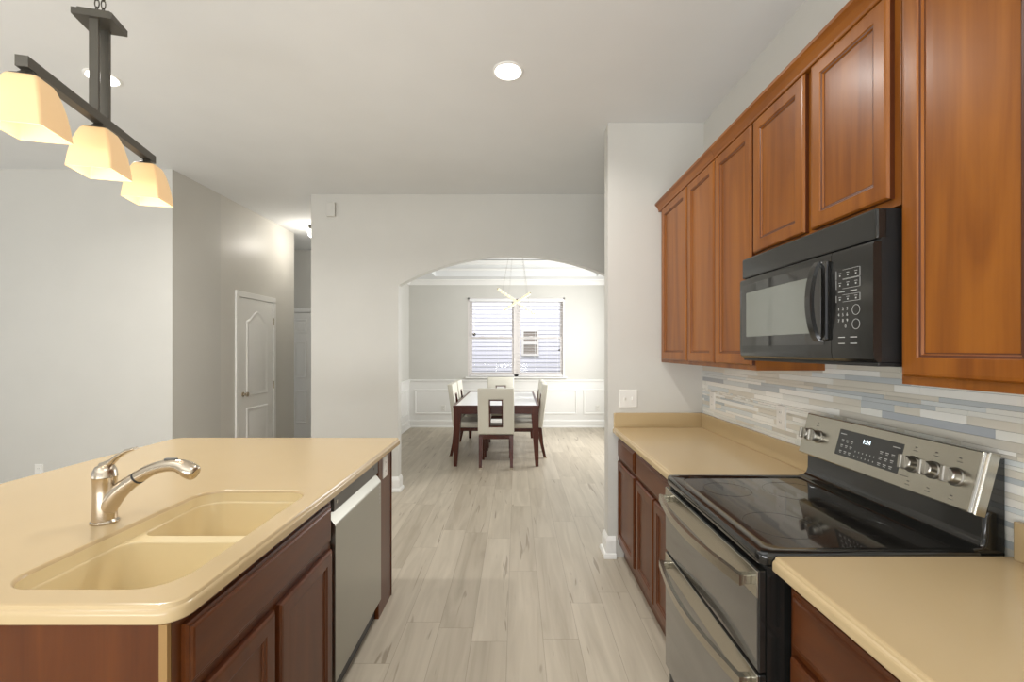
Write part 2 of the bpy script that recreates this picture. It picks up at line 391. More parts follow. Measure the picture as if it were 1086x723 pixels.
# crown at the top of the dining walls
bm = BM(); prof = [(0, 0), (0, -0.10), (0.012, -0.10), (0.02, -0.085), (0.05, -0.035), (0.072, -0.02), (0.08, 0)]
extrude_poly(bm, [(-2.0, YD-a, SO+b) for a, b in prof], (3.95, 0, 0)); extrude_poly(bm, [(-2.0+a, YA+0.11, SO+b) for a, b in prof], (0, YD-YA-0.11, 0)); extrude_poly(bm, [(1.95-a, YA+0.11, SO+b) for a, b in prof], (0, YD-YA-0.11, 0))
struct('trim_dining_crown', bm, M['trim'])
# chair rail and picture-frame wainscot
bm = BM(); pr = [(0, -0.045), (0.012, -0.045), (0.014, -0.02), (0.028, -0.01), (0.03, 0.015), (0, 0.02)]
extrude_poly(bm, [(-2.0, YD-a, 0.875+b) for a, b in pr], (3.95, 0, 0)); extrude_poly(bm, [(-2.0+a, YA+0.11, 0.875+b) for a, b in pr], (0, YD-YA-0.11, 0))
struct('trim_chair_rail', bm, M['trim'])
bm = BM(); PF = [(0, 0), (0.004, 0.016), (0.022, 0.016), (0.034, 0.003), (0.036, 0.0005)]
for a, b in ((-1.9, -1.15), (-1.03, 1.13), (1.25, 1.86)):
    frame_panel(bm, V(a, YD, 0.245), X_, Z_, -Y_, b-a, 0.465, PF, False, False)
for a, b in ((4.85, 5.9), (6.0, 7.1), (7.2, 8.25)):
    frame_panel(bm, V(-2.0, a, 0.245), Y_, Z_, X_, b-a, 0.465, PF, False, False)
struct('trim_wainscot_frames', bm, M['trim'])
# lower wall painted white below the rail
bm = BM(); box(bm, -2.0, 1.95, YD-0.004, YD, 0, 0.85); box(bm, -2.0, -1.996, YA+0.11, YD, 0, 0.85)
struct('wall_wainscot', bm, M['trim'])

BP = [(0, 0), (0.032, 0), (0.032, 0.012), (0.026, 0.03), (0.016, 0.034), (0.016, 0.115), (0.012, 0.128), (0.006, 0.14), (0, 0.15)]
def base_run(name, paths):
    """each path is a polyline along the wall faces with the room on its left; corners are mitred"""
    bm = BM()
    for path in paths:
        P = [Vector(p) for p in path]; n = len(P); rings = []
        for i, p in enumerate(P):
            nn = []
            if i > 0: d = (P[i]-P[i-1]).normalized(); nn.append(Vector((-d.y, d.x)))
            if i < n-1: d = (P[i+1]-P[i]).normalized(); nn.append(Vector((-d.y, d.x)))
            m = nn[0] if len(nn) == 1 else (nn[0]+nn[1])/(1+nn[0].dot(nn[1]))
            rings.append([(p.x+m.x*a, p.y+m.y*a, b) for a, b in BP])
        loft(bm, rings)
    return struct(name, bm, M['trim'])
base_run('baseboard_stub', [[(0.698, YS), (0.645, YS), (0.645, YS+0.12), (1.2, YS+0.12)]])
base_run('baseboard_arch', [[(-1.212, YA+0.11), (-1.212, YA), (-2.11, YA), (-2.11, YA+0.6)], [(2.29, YA), (1.144, YA), (1.144, YA+0.11)]])
base_run('baseboard_dining', [[(1.95, YA+0.12), (1.95, YD), (-2.0, YD), (-2.0, YA+0.12)]])
base_run('baseboard_hall', [[(XL, 4.83), (XL, 3.96)], [(XL, 6.13), (XL, 5.64)], [(-3.735, 7.2), (-4.39, 7.2)], [(-2.12, 7.2), (-2.845, 7.2)]])
base_run('baseboard_living', [[(XL, 3.958), (-6.44, 3.958)]])

# hall closet door (two panel, arched top panel) on the side wall
def ring_loft(bm, pts2, o, u, v, n, prof, cap1=True):
    rings = []
    for ins, d in prof:
        rings.append([o + u*p[0] + v*p[1] + n*d for p in poly_offset(pts2, ins)])
    return loft(bm, rings, False, cap1)
y0, y1 = 4.90, 5.57
d1 = struct('door_1', bx(XL+0.001, XL+0.012, y0, y1, 0.01, 2.03), M['trim'])
w = y1-y0; px0, px1 = 0.12, w-0.12
arch = [(px0, 0.93), (px1, 0.93), (px1, 1.78)]
for i in range(1, 12):
    t = i/12; s = t*2-1; arch.append((px1+(px0-px1)*t, 1.78+0.12*(0.5+0.5*math.cos(PI*s))))
arch.append((px0, 1.78))
EMB = [(0, 0), (0.012, 0.010), (0.022, 0.009), (0.040, 0.002), (0.055, 0.006)]
bm = BM(); ring_loft(bm, arch, V(XL+0.012, y0, 0), Y_, Z_, X_, EMB); struct('door_panel', bm, M['trim'], d1, 40)
bm = BM(); ring_loft(bm, [(px0, 0.22), (px1, 0.22), (px1, 0.80), (px0, 0.80)], V(XL+0.012, y0, 0), Y_, Z_, X_, EMB); struct('door_panel', bm, M['trim'], d1, 40)
bm = BM(); lathe(bm, [(0.026, 0), (0.026, 0.008), (0.012, 0.014), (0.011, 0.03), (0.022, 0.04), (0.026, 0.05), (0.024, 0.06), (0.01, 0.066), (0, 0.067)], (XL+0.012, y0+0.06, 0.96), 20, X_)
struct('door_knob', bm, M['nickel'], d1, 40)
for z in (0.24, 1.02, 1.80):
    bm = BM(); lathe(bm, [(0.008, -0.045), (0.008, 0.045)], (XL+0.018, y1+0.004, z), 10); box(bm, XL+0.011, XL+0.014, y1-0.004, y1+0.018, z-0.045, z+0.045)
    struct('hinge', bm, M['nickel'], d1)
CAS = [(0, 0), (0.004, 0.016), (0.05, 0.020), (0.056, 0.010), (0.06, 0.008)]
bm = BM()
for (a, b, c, d) in ((y0-0.065, y0-0.003, 0, 2.035), (y1+0.003, y1+0.065, 0, 2.035), (y0-0.065, y1+0.065, 2.035, 2.10)): box(bm, XL, XL+0.02, a, b, c, d, 0.005)
struct('trim_1', bm, M['trim'])
# six panel door at the end of the hall
x0, x1 = -3.66, -2.92
d2 = struct('door_2', bx(x0, x1, 7.165, 7.199, 0.01, 2.04), M['trim'])
for cx0, cx1 in ((x0+0.11, x0+0.32), (x0+0.42, x0+0.63)):
    for z0, z1 in ((0.27, 0.81), (0.99, 1.59), (1.71, 1.94)):
        bm = BM(); frame_panel(bm, V(cx0, 7.165, z0), X_, Z_, -Y_, cx1-cx0, z1-z0, EMB, False, True); struct('door_panel', bm, M['trim'], d2)
bm = BM(); box(bm, x0-0.07, x0-0.003, 7.16, 7.2, 0, 2.05, 0.004); box(bm, x1+0.003, x1+0.07, 7.16, 7.2, 0, 2.05, 0.004); box(bm, x0-0.07, x1+0.07, 7.16, 7.2, 2.05, 2.115, 0.004)
struct('trim_2', bm, M['trim'])

# dining window: twin double-hung units in one frame
bm = BM()
fw = 0.045
for a, b, c, d in ((WX0, WX0+fw, WZ0, WZ1), (WX1-fw, WX1, WZ0, WZ1), (-0.05, 0.05, WZ0, WZ1)): box(bm, a, b, YD+0.03, YD+0.13, c, d, 0.004)
box(bm, WX0, WX1, YD+0.03, YD+0.13, WZ1-fw, WZ1, 0.004); box(bm, WX0, WX1, YD+0.03, YD+0.13, WZ0, WZ0+fw, 0.004)
win = struct('window_1', bm, M['vinyl'])
MR = 1.67
for a, b in ((WX0+fw, -0.05), (0.05, WX1-fw)):
    for z0, z1, yy in ((WZ0+fw, MR+0.02, YD+0.06), (MR-0.02, WZ1-fw, YD+0.09)):
        bm = BM(); frame_panel(bm, V(a, yy, z0), X_, Z_, -Y_, b-a, z1-z0, [(0, -0.02), (0, 0.012), (0.03, 0.012), (0.034, -0.004), (0.034, -0.02)], False, False)
        s = struct('window_sash', bm, M['vinyl'], win)
        bm = BM(); box(bm, a+0.03, b-0.03, yy+0.006, yy+0.010, z0+0.03, z1-0.03); struct('window_pane', bm, M['glass'], s)
    for f in (0.28, 0.72):
        struct('sash_lock', bx(a+(b-a)*f-0.03, a+(b-a)*f+0.03, YD+0.03, YD+0.055, MR+0.021, MR+0.036, bev=0.004), M['vinyl'], win)
bm = BM()
for a, b, c, d in ((WX0-0.0, WX0+0.03, WZ0, WZ1), (WX1-0.03, WX1, WZ0, WZ1), (WX0, WX1, WZ1-0.03, WZ1)): box(bm, a, b, YD+0.0, YD+0.03, c, d)
struct('window_reveal', bm, M['vinyl'], win)
struct('window_sill', bx(WX0-0.04, WX1+0.04, YD-0.05, YD+0.03, WZ0-0.03, WZ0, bev=0.006), M['trim'], win)
# blinds
def blind(a, b, label, toggle):
    t = thing('window_blind', ((a+b)/2, YD+0.01, WZ1-0.03), label, 'blind', 'window blinds in the dining room')
    obj('headrail', bx(a, b, YD-0.035, YD+0.022, WZ1-0.075, WZ1-0.02, bev=0.005), M['blind'], t)
    bm = BM(); z = WZ1-0.11
    while z > WZ0+0.06:
        box(bm, a+0.004, b-0.004, YD-0.03, YD+0.018, z-0.0015, z+0.0015); z -= 0.051
    obj('slats', bm, M['blind'], t)
    obj('bottom_rail', bx(a+0.004, b-0.004, YD-0.03, YD+0.018, WZ0+0.012, WZ0+0.03, bev=0.004), M['blind'], t)
    bm = BM()
    for f in (0.12, 0.38, 0.64, 0.88): box(bm, a+(b-a)*f-0.002, a+(b-a)*f+0.002, YD-0.0345, YD-0.0325, WZ0+0.03, WZ1-0.075)
    obj('ladder_tape', bm, M['blind'], t)
    x, zz, r, m_ = toggle
    bm = BM(); tube(bm, [(x, YD-0.045, WZ1-0.07), (x, YD-0.045, zz)], 0.003, 6); obj('pull_cord', bm, M['wire'], t)
    bm = BM(); lathe(bm, [(0, -r), (r*0.7, -r*0.7), (r, 0), (r*0.7, r*0.7), (0, r)], (x, YD-0.048, zz), 14); obj('tassel', bm, m_, t, 60)
blind(WX0+0.032, -0.03, 'open white slat blind with round grey pull, over window half nearer the hall', (-0.78, 1.735, 0.032, M['dw_grey']))
blind(0.03, WX1-0.032, 'open white slat blind with small dark pull, neighbour window seen through it', (0.80, 1.44, 0.02, M['slot']))

# neighbour's house beyond the window
HY = 13.2
hs = thing('neighbour_house', (0, HY, -0.5), 'pale sided neighbouring house seen through the dining window blinds', 'house')
bm = BM(); z = -0.5
while z < 6.2:
    extrude_poly(bm, [(-6, HY, z), (-6, HY+0.1, z), (-6, HY+0.1, z+0.12), (-6, HY+0.018, z+0.12)], (12, 0, 0)); z += 0.12
obj('siding', bm, M['siding'], hs)
bm = BM(); frame_panel(bm, V(0.155, HY, 1.26), X_, Z_, -Y_, 0.51, 0.78, [(0, 0), (0, 0.03), (0.065, 0.03), (0.065, 0.01)], False, False); box(bm, 0.155, 0.665, HY-0.028, HY, 1.60, 1.67)
hw_ = obj('house_window', bm, M['vinyl'], hs)
bm = BM(); box(bm, 0.20, 0.62, HY-0.010, HY-0.004, 1.3, 2.0); obj('pane', bm, M['far_glass'], hw_)
struct('ground_yard', bx(-9, 9, 8.55, 16, -0.7, -0.6), mat('yard_grass', srgb(120, 128, 95), 0.9))

# ------------------------------------------------------------------ backsplash tile on the kitchen wall
bm = BM(); TX = WX-0.009; z = 0.86; ya, yb = 0.2, YS
box(bm, WX-0.004, WX, ya, yb, 0.86, 1.40)
for f in bm.faces: f.material_index = 8
kinds = []
while z < 1.395:
    hgt = R.choice((0.011, 0.015, 0.015, 0.021, 0.021, 0.026)); hgt = min(hgt, 1.40-z)
    chip = hgt < 0.0125 and R.random() < 0.6
    y = ya - R.random()*0.3
    while y < yb:
        ln = R.uniform(0.02, 0.06) if chip else R.choice((0.10, 0.15, 0.2, 0.3, 0.3, 0.38))
        c0, c1 = max(y, ya), min(y+ln, yb)
        if c1-c0 > 0.004:
            nb = len(bm.faces)
            idx = R.choices(range(8), (2, 2, 1, 2, 0, 1, 0, 5))[0] if chip else R.choices(range(8), (7, 6, 4, 6, 3, 5, 1.0, 1))[0]
            box(bm, TX-R.random()*0.0012, WX-0.004, c0+0.0004, c1-0.0004, z+0.0004, z+hgt-0.0004)
            bm.faces.ensure_lookup_table()
            for f in bm.faces[nb:]: f.material_index = idx
        y += ln
    z += hgt
struct('wall_backsplash', bm, TILE+[M['grout']])

# ------------------------------------------------------------------ cabinet pieces
DOORP = [(0, 0), (0, 0.013), (0.005, 0.019), (0.012, 0.020), (0.047, 0.020), (0.050, 0.0165), (0.055, 0.0155), (0.058, 0.010), (0.062, 0.0095)]
DRAWP = [(0, 0), (0, 0.010), (0.005, 0.014), (0.010, 0.0145), (0.013, 0.018), (0.018, 0.020)]
def door_front(parent, side, xf, y0, y1, z0, z1, mv, name='door'):
    """side -1: faces -X (right-hand run), +1: faces +X (island); xf is the face-frame plane"""
    n = X_*side; bm = BM()
    frame_panel(bm, V(xf, y0, z0), Y_, Z_, n, y1-y0, z1-z0, DOORP, True, False)
    bm.faces.ensure_lookup_table()
    for k, f in enumerate(bm.faces):
        if k // 4 in (0, 5, 7): f.material_index = 1
    d = obj(name, bm, [mv, M['groove_edge']], parent)
    bm = BM(); ins = 0.061; frame_panel(bm, V(xf, y0, z0), Y_, Z_, n, y1-y0, z1-z0, [(ins, 0.002), (ins, 0.0099), (ins+0.02, 0.0102)], True, True)
    obj('door_panel', bm, mv, d)
    return d
def drawer_front(parent, side, xf, y0, y1, z0, z1, mh, name='drawer'):
    bm = BM(); frame_panel(bm, V(xf, y0, z0), Y_, Z_, X_*side, y1-y0, z1-z0, DRAWP, True, True)
    return obj(name, bm, mh, parent)

# right-hand base cabinets
BF = 0.72        # face frame plane
def base_cab(y0, y1, label, drawers, doors, kick=True):
    t = thing('base_cabinet', (1.0, (y0+y1)/2, 0), label, 'cabinet', 'base cabinets along the range wall')
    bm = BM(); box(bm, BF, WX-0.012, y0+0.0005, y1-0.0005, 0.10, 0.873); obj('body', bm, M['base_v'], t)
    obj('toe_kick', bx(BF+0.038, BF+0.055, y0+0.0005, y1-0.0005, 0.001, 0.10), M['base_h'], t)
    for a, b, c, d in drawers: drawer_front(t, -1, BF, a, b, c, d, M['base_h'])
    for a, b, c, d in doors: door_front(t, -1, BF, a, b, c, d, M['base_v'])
    return t
base_cab(2.655, YS-0.002, 'narrow cherry base cabinet with one drawer, beside the light-switch wall', [(2.68, YS-0.045, 0.715, 0.845)], [(2.68, YS-0.045, 0.145, 0.69)])
base_cab(1.938, 2.653, 'wide cherry base cabinet with drawer over two doors, beside the range', [(1.96, 2.63, 0.715, 0.845)], [(2.305, 2.63, 0.145, 0.69), (1.96, 2.285, 0.145, 0.69)])
base_cab(0.30, 1.172, 'cherry base cabinet under the short worktop nearest the camera', [(0.74, 1.15, 0.70, 0.845), (0.32, 0.72, 0.70, 0.845)], [(0.74, 1.15, 0.145, 0.675), (0.32, 0.72, 0.145, 0.675)])

# worktops
CT = 0.914
EDGE = [(0.020, 0), (0.014, 0), (0.0095, -0.0015), (0.0075, -0.005), (0.0065, -0.009), (0.003, -0.011), (0.0008, -0.0145), (0, -0.019), (0, -0.036), (0.003, -0.0395)]
def top_rings(bm, pts):
    return [[bm.verts.new((x, y, CT+dz)) for x, y in poly_offset(pts, ins)] for ins, dz in EDGE]
def skin(bm, rings):
    for a, b in zip(rings, rings[1:]):
        n = len(a)
        for i in range(n): bm.faces.new((a[i], a[(i+1) % n], b[(i+1) % n], b[i]))
def plain_top(name, x0, x1, y0, y1, rs, label):
    prof = [(x0+a, CT+dz) for a, dz in EDGE[1:]] + [(x1, CT-0.0395), (x1, CT)]
    bm = BM(); extrude_poly(bm, [(x, y0, z) for x, z in prof], (0, y1-y0, 0))
    return tag(obj(name, bm, M['counter'], None, None, ((x0+x1)/2, (y0+y1)/2, CT-0.04)), label, 'worktop', 'worktops beside the range')
w1 = plain_top('worktop', 0.677, WX-0.011, 1.9345, YS-0.002, (0.006, 0.006, 0.006, 0.006), 'beige solid worktop between the light-switch wall and the range')
obj('upstand', bx(WX-0.028, WX-0.0105, 1.9345, YS-0.022, CT, CT+0.101, bev=0.003), M['counter'], w1)
obj('upstand', bx(0.66+0.022, WX-0.0105, YS-0.0215, YS-0.0025, CT, CT+0.101, bev=0.003), M['counter'], w1)
w2 = plain_top('worktop', 0.677, WX-0.011, 0.25, 1.1835, (0.006, 0.006, 0.006, 0.006), 'beige solid worktop on the camera side of the range')
obj('upstand', bx(WX-0.028, WX-0.0105, 0.25, 1.165, CT, CT+0.101, bev=0.003), M['counter'], w2)

# island: sink base, dishwasher, end panel, back, worktop with integral double sink
IX = -0.717; IF = -0.745
IY0, IY1, IXL = 0.95, 2.784, -2.113
t = thing('sink_base_cabinet', (-1.05, 1.38, 0), 'cherry island sink cabinet with false drawer over two doors', 'cabinet')
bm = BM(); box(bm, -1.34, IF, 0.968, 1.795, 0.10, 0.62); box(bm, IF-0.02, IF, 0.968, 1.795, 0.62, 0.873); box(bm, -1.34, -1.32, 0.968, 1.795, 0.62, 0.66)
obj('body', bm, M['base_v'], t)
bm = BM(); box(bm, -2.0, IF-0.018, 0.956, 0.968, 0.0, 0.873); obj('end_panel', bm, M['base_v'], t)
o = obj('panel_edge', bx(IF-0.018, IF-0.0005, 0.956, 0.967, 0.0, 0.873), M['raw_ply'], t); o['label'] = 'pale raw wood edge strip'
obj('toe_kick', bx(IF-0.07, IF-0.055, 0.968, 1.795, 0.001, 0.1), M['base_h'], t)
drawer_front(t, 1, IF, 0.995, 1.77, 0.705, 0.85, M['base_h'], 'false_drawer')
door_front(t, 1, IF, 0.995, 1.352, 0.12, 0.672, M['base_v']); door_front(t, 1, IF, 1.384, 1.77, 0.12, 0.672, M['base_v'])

t = thing('island_end_panel', (-1.05, 2.55, 0), 'cherry filler panel closing the island beside the dishwasher', 'panel')
bm = BM(); box(bm, -1.34, IF-0.02, 2.425, 2.668, 0.0, 0.873); obj('body', bm, M['base_v'], t)
obj('facing', bx(IF-0.02, IF, 2.425, 2.655, 0.0, 0.873), M['base_v'], t)
obj('edge_strip', bx(IF-0.03, IF+0.004, 2.656, 2.670, 0.0, 0.873), M['base_v'], t)
t = thing('island_knee_wall', (-1.6, 1.8, 0), 'painted back wall of the island under the overhang', 'panel')
obj('body', bx(-1.46, -1.345, 0.97, 2.66, 0, 0.873), M['wall'], t)

# dishwasher
def dishwasher():
    y0, y1 = 1.802, 2.418
    t = thing('dishwasher', (-1.05, 2.11, 0), 'stainless dishwasher with pocket handle built into the island', 'dishwasher')
    obj('tub', bx(-1.33, IF-0.02, y0, y1, 0.01, 0.87), M['black_matte'], t)
    obj('kickplate', bx(IF-0.05, IF-0.035, y0+0.002, y1-0.002, 0.002, 0.10), M['black_matte'], t)
    o = obj('control_strip', bx(IF-0.02, IF+0.0, y0+0.03, y1-0.004, 0.795, 0.866, bev=0.002), M['dw_grey'], t); o['label'] = 'grey control strip above the handle'
    # door skin with a slanted pocket handle along its top
    prof = [(IF-0.02, 0.105), (IF+0.010, 0.105), (IF+0.016, 0.115), (IF+0.016, 0.745), (IF+0.014, 0.752), (IF-0.016, 0.792), (IF-0.02, 0.792)]
    bm = BM(); extrude_poly(bm, [(x, y0+0.004, z) for x, z in prof], (0, y1-y0-0.008, 0)); obj('door', bm, M['steel_v'], t)
    bm = BM(); lathe(bm, [(0.008, 0), (0.008, 0.001), (0, 0.0011)], (IF, y0+0.06, 0.83), 20, X_); obj('badge', bm, M['steel'], t)
    bm = BM(); lathe(bm, [(0.006, 0), (0.006, 0.001), (0, 0.0011)], (IF, y1-0.075, 0.835), 16, X_); obj('indicator', bm, M['slot'], t)
    bm = BM()
    for k in range(5): box(bm, IF+0.016, IF+0.0165, y1-0.035, y1-0.02, 0.72-0.02*k, 0.73-0.02*k)
    obj('vent_marks', bm, M['white_mark'], t)
dishwasher()

def island_top():
    pts = rrect(IXL, IX, IY0, IY1, (0.05, 0.055, 0.03, 0.06), 8)
    sx0, sx1, sy0, sy1 = -1.205, -0.797, 1.025, 1.741
    hole = rrect(sx0, sx1, sy0, sy1, (0.085,)*4, 8)
    bm = BM(); r = top_rings(bm, pts); skin(bm, r)
    h0 = [bm.verts.new((x, y, CT)) for x, y in poly_offset(hole, -0.006)]
    fill(bm, [r[0], h0])
    hb = [bm.verts.new((x, y, CT-0.0395)) for x, y in poly_offset(hole, -0.02)]
    fill(bm, [r[-1], hb])
    rim = []
    for ins, dz in ((-0.0045, 0), (-0.003, -0.001), (0.0, -0.004), (0.002, -0.010)):
        rim.append([bm.verts.new((x, y, CT+dz)) for x, y in poly_offset(hole, ins)])
    skin(bm, [h0]+rim)
    top = tag(obj('island_worktop', bm, M['counter'], None, 35, ((IXL+IX)/2, (IY0+IY1)/2, CT-0.04)), 'large beige solid island worktop with integral double sink', 'worktop')
    # sink: upper wall, ledge with divider, two bowls
    bm = BM(); rings = []
    for ins, dz in ((0.002, -0.010), (0.004, -0.03), (0.007, -0.043)):
        rings.append([bm.verts.new((x, y, CT+dz)) for x, y in poly_offset(hole, ins)])
    skin(bm, rings)
    ym = 1.397; zb = CT-0.046
    bowls = [rrect(sx0+0.0073, sx1-0.0073, sy0+0.0073, ym-0.02, (0.0777, 0.0777, 0.05, 0.05), 8), rrect(sx0+0.0073, sx1-0.0073, ym+0.02, sy1-0.0073, (0.05, 0.05, 0.0777, 0.0777), 8)]
    inner = [[bm.verts.new((x, y, CT-0.043)) for x, y in b] for b in bowls]
    fill(bm, [rings[-1]]+inner)
    sk = obj('double_sink', bm, M['sink'], top, 40)
    for b in bowls:
        bm = BM(); rr = []
        for ins, z in ((0, CT-0.043), (0.0015, CT-0.0445), (0.003, CT-0.050), (0.014, CT-0.19), (0.024, CT-0.215), (0.045, CT-0.228), (0.06, CT-0.23)):
            rr.append([bm.verts.new((x, y, z)) for x, y in poly_offset(b, ins)])
        skin(bm, rr); bm.faces.new(rr[-1])
        bw = obj('sink_bowl', bm, M['sink'], sk, 50)
        cx = sum(p[0] for p in b)/len(b); cy = sum(p[1] for p in b)/len(b)
        bm = BM(); lathe(bm, [(0.045, 0), (0.045, 0.003), (0.036, 0.004), (0.034, 0.001), (0, 0.0005)], (cx, cy, CT-0.2298), 24); obj('drain', bm, M['chrome'], bw, 40) if False else bm.free()
island_top()

# faucet
def faucet():
    fx, fy = -1.300, 1.415
    t = thing('faucet', (fx, fy, CT), 'brushed nickel single-lever pull-out faucet behind the sink', 'faucet')
    bm = BM(); lathe(bm, [(0.037, 0), (0.037, 0.006), (0.033, 0.010), (0.031, 0.012)], (fx, fy, CT+0.0005), 28, sx=1.05, sy=0.9); obj('base_ring', bm, M['nickel'], t, 40)
    bm = BM(); lathe(bm, [(0.032, 0.01), (0.0305, 0.05), (0.030, 0.10), (0.031, 0.143), (0.0325, 0.1455)], (fx, fy, CT), 28)
    pts = [(fx+0.002, fy, CT+0.028), (fx+0.012, fy, CT+0.055), (fx+0.032, fy, CT+0.084), (fx+0.056, fy, CT+0.108), (fx+0.079, fy, CT+0.126), (fx+0.103, fy, CT+0.141)]
    tube(bm, pts, [0.024, 0.028, 0.027, 0.0245, 0.022, 0.0205], 24); obj('body', bm, M['nickel'], t, 60)
    bm = BM(); lathe(bm, [(0.0325, 0.1465), (0.032, 0.15), (0.030, 0.165), (0.024, 0.178), (0.012, 0.184), (0, 0.185)], (fx, fy, CT), 28); cap = obj('cap', bm, M['nickel'], t, 50)
    bm = BM(); tube(bm, [(fx-0.008, fy, CT+0.176), (fx+0.02, fy, CT+0.190), (fx+0.04, fy, CT+0.208), (fx+0.07, fy, CT+0.226), (fx+0.098, fy, CT+0.235)], [0.014, 0.0115, 0.009, 0.009, 0.0075], 14, [(1.0, 1.0), (1.2, 0.9), (1.4, 0.8), (1.5, 0.7), (1.4, 0.6)]); obj('lever', bm, M['nickel'], t, 60)
    d = V(0.025, 0, 0.019).normalized()
    bm = BM(); tube(bm, [V(fx+0.103, fy, CT+0.141), V(fx+0.103, fy, CT+0.141)+d*0.006], 0.0212, 20); obj('collar', bm, M['black_matte'], t, 40)
    pts = [(fx+0.107, fy, CT+0.144), (fx+0.135, fy, CT+0.161), (fx+0.165, fy, CT+0.173), (fx+0.195, fy, CT+0.180), (fx+0.220, fy, CT+0.181), (fx+0.240, fy, CT+0.178)]
    bm = BM(); tube(bm, pts, [0.0205, 0.0195, 0.019, 0.019, 0.0195, 0.021], 22)
    sp = obj('spout', bm, M['nickel'], t, 60)
    bm = BM(); tube(bm, [(fx+0.236, fy, CT+0.179), (fx+0.250, fy, CT+0.1735), (fx+0.264, fy, CT+0.166), (fx+0.277, fy, CT+0.159), (fx+0.286, fy, CT+0.154), (fx+0.288, fy, CT+0.153)], [0.0208, 0.0235, 0.0255, 0.0245, 0.0215, 0.017], 22); obj('spray_head', bm, M['nickel'], sp, 60)
    obj('spray_button', bx(fx+0.19, fx+0.228, fy-0.007, fy+0.007, CT+0.1965, CT+0.2035, bev=0.003), M['slot'], sp)
faucet()

